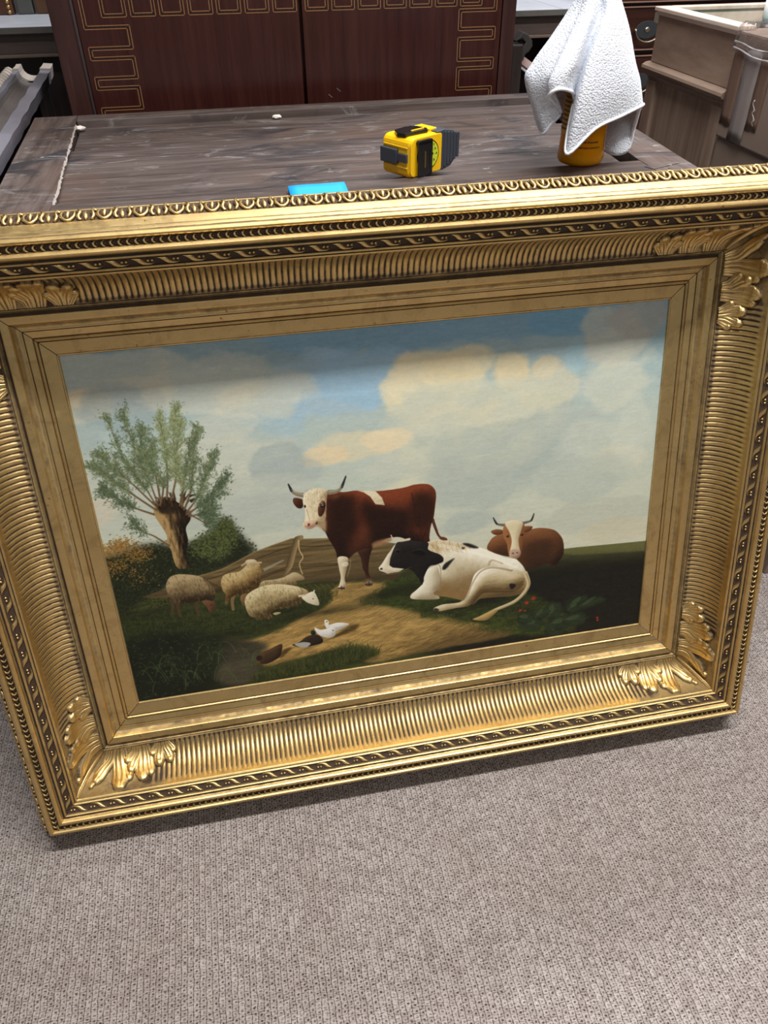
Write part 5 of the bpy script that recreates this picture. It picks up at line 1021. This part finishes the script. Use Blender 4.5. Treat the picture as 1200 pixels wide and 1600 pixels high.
# ------------------------------------------------------------ things under the bench, right of the wardrobe
e = empty('scroll_post', (.478, 1.0, 0), label='dark post with a scrolled top between the wardrobe and the towel', cat='post')
MB().box(-.020, .004, -.02, .02, 0, .795, .003).obj('post', DARKW, e)
DKS = plain('dusty dark scroll', (.030, .026, .024), .5)
sp = [(-.012, .800), (.002, .817), (.014, .812), (.024, .800), (.026, .790), (.019, .780), (.012, .776), (.008, .764), (-.002, .762), (-.012, .776), (.004, .787), (.010, .797), (.002, .805)]
MB().prism(sp, -.015, .015, Matrix(((1, 0, 0, 0), (0, 0, 1, 0), (0, 1, 0, 0), (0, 0, 0, 1))), bev=.002).obj('scroll', DKS, e)
e = empty('slat', (.49, 1.02, 0), label='pale pink slat leaning under the grey bench beside the scrolled post', cat='slat')
def bar(a, b, w, h):
    a, b = Vector(a), Vector(b); d = (b-a); n = d.cross(Vector((0, 1, 0))).normalized(); s = Vector((0, h, 0))
    v = [p+n*i*w/2+s*j/2 for p in (a, b) for i, j in ((-1, -1), (1, -1), (1, 1), (-1, 1))]
    return MB().add(v, [(0, 1, 2, 3), (7, 6, 5, 4), (0, 4, 5, 1), (1, 5, 6, 2), (2, 6, 7, 3), (3, 7, 4, 0)])
o = bar((-.40, 0, 1.130-.0), (.9, 0, .012), .014, .02)
o = bar((-.012, .01, .772), (1.19, .01, .012), .014, .02).obj('slat_bar', plain('pink primer', (.66, .47, .43), .6), e)
bar((-.017, .01, .760), (1.17, .01, .010), .004, .024).obj('slat_edge', plain('white edge', (.75, .72, .75), .6), e)
bar((-.014, .01, .766), (1.18, .01, .011), .006, .016).obj('slat_groove', plain('grey groove', (.17, .17, .2), .6), e)

# ------------------------------------------------------------ mahogany chest of drawers at the back
CHM = wood('red mahogany', (.018, .005, .003), (.036, .010, .006), (.060, .018, .010), (1.8, 24, 24), .35, .4, None, .06).m
CHE = empty('chest_of_drawers', (1.15, 1.5, 0), label='red mahogany chest of drawers with oval brass handles, behind the pale oak box', cat='chest of drawers')
def cobj(m, name, mat, parent=None):
    o = m.obj(name, mat); o.parent = parent or CHE
    if not parent: o.location = (-1.15, -1.5, 0)
    return o
cobj(MB().box(.825, 1.55, 1.315, 1.75, .05, .96, .003), 'carcass', CHM)
for x in (.83, 1.50):
    for y in (1.32, 1.70): cobj(MB().box(x, x+.045, y, y+.045, 0, .0505, .003), 'foot', CHM)
PB = plain('bright cock bead', (.30, .17, .13), .4); BRS = plain('tarnished brass', (.30, .27, .20), .35, .9); BRD = plain('dark brass plate', (.09, .10, .11), .4, .8)
for z0, z1 in ((.83, .95), (.7275, .8205), (.604, .7145), (.47, .59)):
    d = cobj(MB().box(.835, 1.54, 1.302, 1.33, z0, z1, .0015), 'drawer', CHM)
    mm = MB(); mm.box(.834, 1.541, 1.2985, 1.3035, z0-.0008, z0+.0016); mm.box(.834, 1.541, 1.2985, 1.3035, z1-.0016, z1+.0008)
    mm.obj('cock_bead', PB, d)
    for xc in (.920, 1.455):
        zc = (z0+z1)/2-.003
        MM = Matrix(((1, 0, 0, xc), (0, 0, -1, 1.302), (0, 1, 0, zc), (0, 0, 0, 1)))
        pts = [(.031*math.cos(t), .0195*math.sin(t)) for t in np.linspace(0, 2*math.pi, 29)[:-1]]
        MB().prism(pts, 0, .0025, MM, bev=.0008).obj('back_plate', BRD, d)
        arc = [(xc+.033*math.cos(t), 1.292-.003*math.sin(t)**2, zc+.0255*math.sin(t)) for t in np.linspace(math.radians(176), math.radians(364), 20)]
        MB().tube(arc, .0019, 6).obj('handle', BRS, d)
        mm = MB()
        for s in (-1, 1): mm.ball((xc+s*.033, 1.295, zc), .004, 8, 6)
        mm.ball((xc, 1.2985, zc), .006, 8, 6, (1.3, .4, 1)); mm.obj('handle_post', BRS, d)
    if z0 > .7 and z0 < .8:
        MB().prism([(-.006, .012), (.006, .012), (.006, -.012), (-.006, -.012)], 0, .002, Matrix(((1, 0, 0, .94), (0, 0, -1, 1.302), (0, 1, 0, .808-.012), (0, 0, 0, 1)))).obj('keyhole_plate', BRS, d)

# ------------------------------------------------------------ open pale oak box chest on the right
def oak(name, grain, k=1.0): return wood(name, tuple(x*k for x in (.19, .122, .088)), tuple(x*k for x in (.30, .205, .15)), tuple(x*k for x in (.40, .29, .22)), grain, .55, .35, None, .12).m
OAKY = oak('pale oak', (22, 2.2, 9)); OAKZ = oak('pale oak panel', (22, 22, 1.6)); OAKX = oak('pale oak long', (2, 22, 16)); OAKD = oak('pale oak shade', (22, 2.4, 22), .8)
OAKR = wood('lit oak', (.48, .36, .28), (.62, .49, .40), (.70, .58, .49), (9, 2.2, 9), .55, .35, None, .08).m  # lighter oak copy: light on rim and inner back board put into the colour
OAK = empty('oak_chest', (.9, .5, 0), label='pale oak open-topped chest lined in green, right of the table', cat='chest')
def kobj(m, name, mat, parent=None):
    o = m.obj(name, mat); o.parent = parent or OAK
    if not parent: o.location = (-.9, -.5, 0)
    return o
X0, Y1, Y0, X1 = .600, .664, .225, 1.18
X0i = .608
kobj(MB().box(X0i, X0i+.018, Y0+.18, Y1-.004, .806, .882, .001), 'side_board', OAKY)
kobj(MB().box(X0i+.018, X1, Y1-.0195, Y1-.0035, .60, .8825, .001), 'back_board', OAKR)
kobj(MB().box(X1-.018, X1, Y0+.18, Y1-.02, .60, .882, .001), 'side_board', OAKY)
kobj(MB().box(X0i+.018, X1-.018, Y0+.18, Y0+.198, .60, .882, .001), 'front_board', OAKX)
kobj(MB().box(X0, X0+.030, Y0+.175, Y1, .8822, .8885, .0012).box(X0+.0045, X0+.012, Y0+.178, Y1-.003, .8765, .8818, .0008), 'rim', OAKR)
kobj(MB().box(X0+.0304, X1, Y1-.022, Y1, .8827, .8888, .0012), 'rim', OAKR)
prof = [(.0, .8055), (-.006, .8045), (-.0115, .8010), (-.0125, .7968), (-.010, .7935), (-.0035, .7925), (-.0025, .7885), (.002, .7855), (.002, .7825), (.004, .7805), (.004, .7780), (.018, .7780), (.018, .8055)]
kobj(MB().prism([(X0i+x, z) for x, z in prof], Y0+.17, Y1+.004, XZ), 'waist_moulding', OAKD)
kobj(MB().box(X0i+.001, X0i+.018, Y1-.034, Y1-.002, .02, .7785, .0015), 'corner_post', OAKZ)
kobj(MB().box(X0i+.001, X0i+.018, Y0+.18, Y0+.21, .02, .7785, .0015), 'corner_post', OAKZ)
kobj(MB().box(X0i+.007, X0i+.016, Y0+.2105, Y1-.0345, .06, .7782, .0005), 'panel', OAKZ)
kobj(MB().box(X0i+.002, X0i+.017, Y0+.2105, Y1-.0345, .02, .06, .0005), 'bottom_rail', OAKY)
kobj(MB().box(X0i+.018, X1, Y1-.02, Y1-.004, .02, .60).box(X0i+.018, X1, Y0+.18, Y0+.196, .02, .60), 'carcass', OAKZ)
for x in (X0i+.001, X1-.04):
    for y in (Y0+.18, Y1-.044): kobj(MB().box(x, x+.038, y, y+.04, 0, .0198, .002), 'foot', OAKZ)
felt = plain('green felt', (.004, .085, .070), .95, var=.2, scale=200)
kobj(MB().box(X0i+.0185, X1-.0185, Y0+.199, Y1-.0200, .835, .846), 'felt_lining', felt)['label'] = 'dark green felt lining'
kobj(MB().tube([(X0i+.03, Y1-.0235, .8475), (X1-.02, Y1-.0235, .8475)], .0018, 6), 'felt_edge', plain('pale green edge', (.10, .26, .22), .8))
e = empty('door_knob', (.792, .616, .8462), label='small grey knob with a white cap inside the oak chest, at the right edge', cat='knob')
MB().lathe([(0, 0), (.010, 0), (.012, .004), (.012, .016), (.0, .018)], 16).obj('knob', plain('grey metal knob', (.12, .12, .12), .4, .6), e)
MB().lathe([(0, .0182), (.009, .0182), (.012, .026), (.012, .05), (0, .052)], 16).obj('cap', WHP, e)

# ------------------------------------------------------------ cardboard cartons at the right edge
CARD = plain('brown cardboard', (.235, .17, .132), .75, var=.12, scale=9)
TAPEB = plain('brown packing tape', (.17, .105, .075), .32, var=.1); TAPEC = plain('clear packing tape', (.27, .23, .215), .3, var=.1)
BX = empty('cardboard_box', (.8, .24, .742), label='brown cardboard box with packing tape and plastic wrap over its top', cat='box')
def carton(x0, x1, y0, y1, z0, z1): return MB().box(x0, x1, y0, y1, z0, z1, .003)
def xobj(m, name, mat): o = m.obj(name, mat, BX); o.location = (-.8, -.24, -.742); return o
xobj(carton(.600, .95, .085, .3930, .7425, .884), 'carton', CARD)
for (ya, yb, za, zb), mt, nm in (((.3610, .3905, .762, .866), TAPEB, 'brown_tape'), ((.3215, .3605, .745, .8650), TAPEC, 'clear_tape'), ((.2930, .3210, .768, .860), TAPEB, 'brown_tape')):
    m = MB(); N = 8
    rows = [[(.5994-.0003*math.sin(i*1.7+j), ya+(yb-ya)*j/3+random.uniform(-.0006, .0006)*(i in (0, N)), za+(zb-za)*i/N+(random.uniform(-.0015, .0015) if i in (0, N) else 0)) for j in range(4)] for i in range(N+1)]
    o = xobj(m.grid(rows), nm, mt); o.modifiers.new('t', 'SOLIDIFY').thickness = .0003
m = MB(); m.tube([(.5990, .302+.003*math.sin(i*2.1)+i*.0016, .775+i*.004) for i in range(9)], [.0006+.0006*(i % 3) for i in range(9)], 5)
xobj(m, 'tape_tear', plain('torn tape edge', (.45, .40, .37), .4))
def film():
    m = NT('crumpled film'); tr = m.n('ShaderNodeBsdfTransparent'); gl = m.n('ShaderNodeBsdfGlossy'); gl.inputs['Roughness'].default_value = .12; gl.inputs['Color'].default_value = (.95, .95, 1, 1)
    mx = m.n('ShaderNodeMixShader'); lw = m.n('ShaderNodeLayerWeight'); lw.inputs['Blend'].default_value = .35
    v = m.noise(m.obj((30, 30, 30)), 1, 4, .6, 1.5); b = m.n('ShaderNodeBump'); b.inputs['Strength'].default_value = 1; b.inputs['Distance'].default_value = .006
    m.l(v, b.inputs['Height']); m.l(b.outputs[0], gl.inputs['Normal']); m.l(b.outputs[0], lw.inputs['Normal'])
    m.l(m.math('ADD', m.math('MULTIPLY', lw.outputs['Facing'], .35), .12), mx.inputs[0]); m.l(tr.outputs[0], mx.inputs[1]); m.l(gl.outputs[0], mx.inputs[2])
    out = [n for n in m.t.nodes if n.type == 'OUTPUT_MATERIAL'][0]; m.l(mx.outputs[0], out.inputs[0]); return m.m
rr_ = random.Random(3); rows = []
per = [(.600, .0+y) for y in np.linspace(.085, .3935, 22)]+[(x, .3935) for x in np.linspace(.612, .95, 16)]
for j, z in enumerate((.858, .864, .869, .874, .880, .886, .8895, .889, .890, .890)):
    row = []
    for i, (x, y) in enumerate(per):
        w = rr_.uniform(.0008, .0046)+(.003 if j in (2, 4) else 0)
        inx = max(0, j-6)*.035+(.006 if j == 6 else 0)
        xx = x-w if i < 22 else x
        yy = y if i < 22 else y+w
        if j >= 6: xx, yy = xx+inx*(1 if i < 30 else 0), yy-inx*(1 if i > 18 else 0)
        row.append((xx, yy, z+rr_.uniform(-.0015, .0022)+(.010*(j >= 5)*math.exp(-((i-17)/6)**2))+.004*math.sin(i*.6)*(j == 0)))
    rows.append(row)
xobj(MB().grid(rows), 'plastic_wrap', film())['label'] = 'crumpled clear plastic wrap'
m = MB()
for z, sag in ((.8625, .010), (.8700, .004)):
    m.tube([(.5955, y, z+.0015*math.sin(y*70)-sag*math.sin((.3935-y)/.3*2)) for y in np.linspace(.10, .392, 24)], [.0009+.0007*math.sin(i*1.3)**2 for i in range(24)], 5)
xobj(m, 'wrap_fold', NT('film fold').set(Base_Color=(.62, .60, .60), Roughness=.2, Alpha=.8).m)
for (nm, b, z0, z1, lab_) in (('cardboard_box', (.604, .95, .09, .392), .60, .7420, 'plain brown cardboard box under the taped and wrapped box'),
                              ('cardboard_box', (.770, 1.10, .135, .385), .0, .5995, 'tall brown cardboard box on the carpet, right of the gilded frame')):
    o = carton(b[0], b[1], b[2], b[3], z0, z1).obj(nm, CARD); tag(o, lab_, 'box')

# ------------------------------------------------------------ grey hollow moulding lying left of the table
MOU = empty('cornice_moulding', (-.52, .8, 0), label='grey hollowed cornice moulding with a carved edge, left of the table', cat='moulding')
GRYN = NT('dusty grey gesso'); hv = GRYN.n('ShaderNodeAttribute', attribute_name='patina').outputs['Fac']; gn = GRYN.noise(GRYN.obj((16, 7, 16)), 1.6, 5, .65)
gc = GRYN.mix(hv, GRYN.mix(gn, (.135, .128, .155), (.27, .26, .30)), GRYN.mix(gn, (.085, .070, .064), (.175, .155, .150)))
GRYN.set(Base_Color=gc, Roughness=.36); GRYN.bump(gn, .25, .002); GRY = GRYN.m; PLS = plain('pale plaster', (.42, .36, .31), .8, var=.15, scale=60)
def moux(y): return -.5040+(1.21-y)*.036                      # right top edge runs slightly askew
prof = [(-.004, -.022), (.0, .0), (-.020, .0015), (-.0215, -.004)]+[(-.0215-.021+.021*math.cos(t), -.004-.017*math.sin(t)) for t in np.linspace(.15, math.pi-.15, 9)]+[(-.0635, -.003), (-.0645, .002), (-.075, .002), (-.078, -.004), (-.078, -.022)]
def mould(y0, y1, n, name, mat, lift=0.0):
    rows = []
    for i in range(n+1):
        y = y0+(y1-y0)*i/n
        rows.append([(moux(y)+px+.0008*math.sin(y*60+px*90), y, .757+pz+lift+.0007*math.sin(y*47)*(j < 3)) for j, (px, pz) in enumerate(prof)])
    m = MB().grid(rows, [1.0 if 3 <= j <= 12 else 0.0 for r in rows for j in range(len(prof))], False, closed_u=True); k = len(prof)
    m.f += [tuple(range(k)), tuple(n*k+i for i in reversed(range(k)))]; m.sm += [False, False]
    o = m.obj(name, mat, MOU); o.location = (.52, -.8, 0); return o
mould(.12, 1.155, 40, 'hollow', GRY); mould(1.1552, 1.215, 4, 'far_end', PLS, .004)  # far end repeats the hollow's profile in a paler colour
m = MB()
for i in range(17):
    y = .80+i*.024; x = moux(y)-.086
    m.tube(crom([(x+.010, y-.008, .752), (x-.002, y-.004, .760), (x-.010, y+.004, .754), (x-.006, y+.012, .744)], 3), [.003, .0038, .0042, .004, .0036, .0034, .0032, .003, .0024, .0016], 6)
o = m.obj('carved_edge', PLS, MOU); o.location = (.52, -.8, 0)
m = MB().box(-.640, -.536, .14, 1.20, .60, .7342, .003).box(-.635, -.575, .16, 1.18, .0, .60)
tag(m.obj('support_stand', DARKW), 'dark stand carrying the grey moulding, left of the table', 'stand')
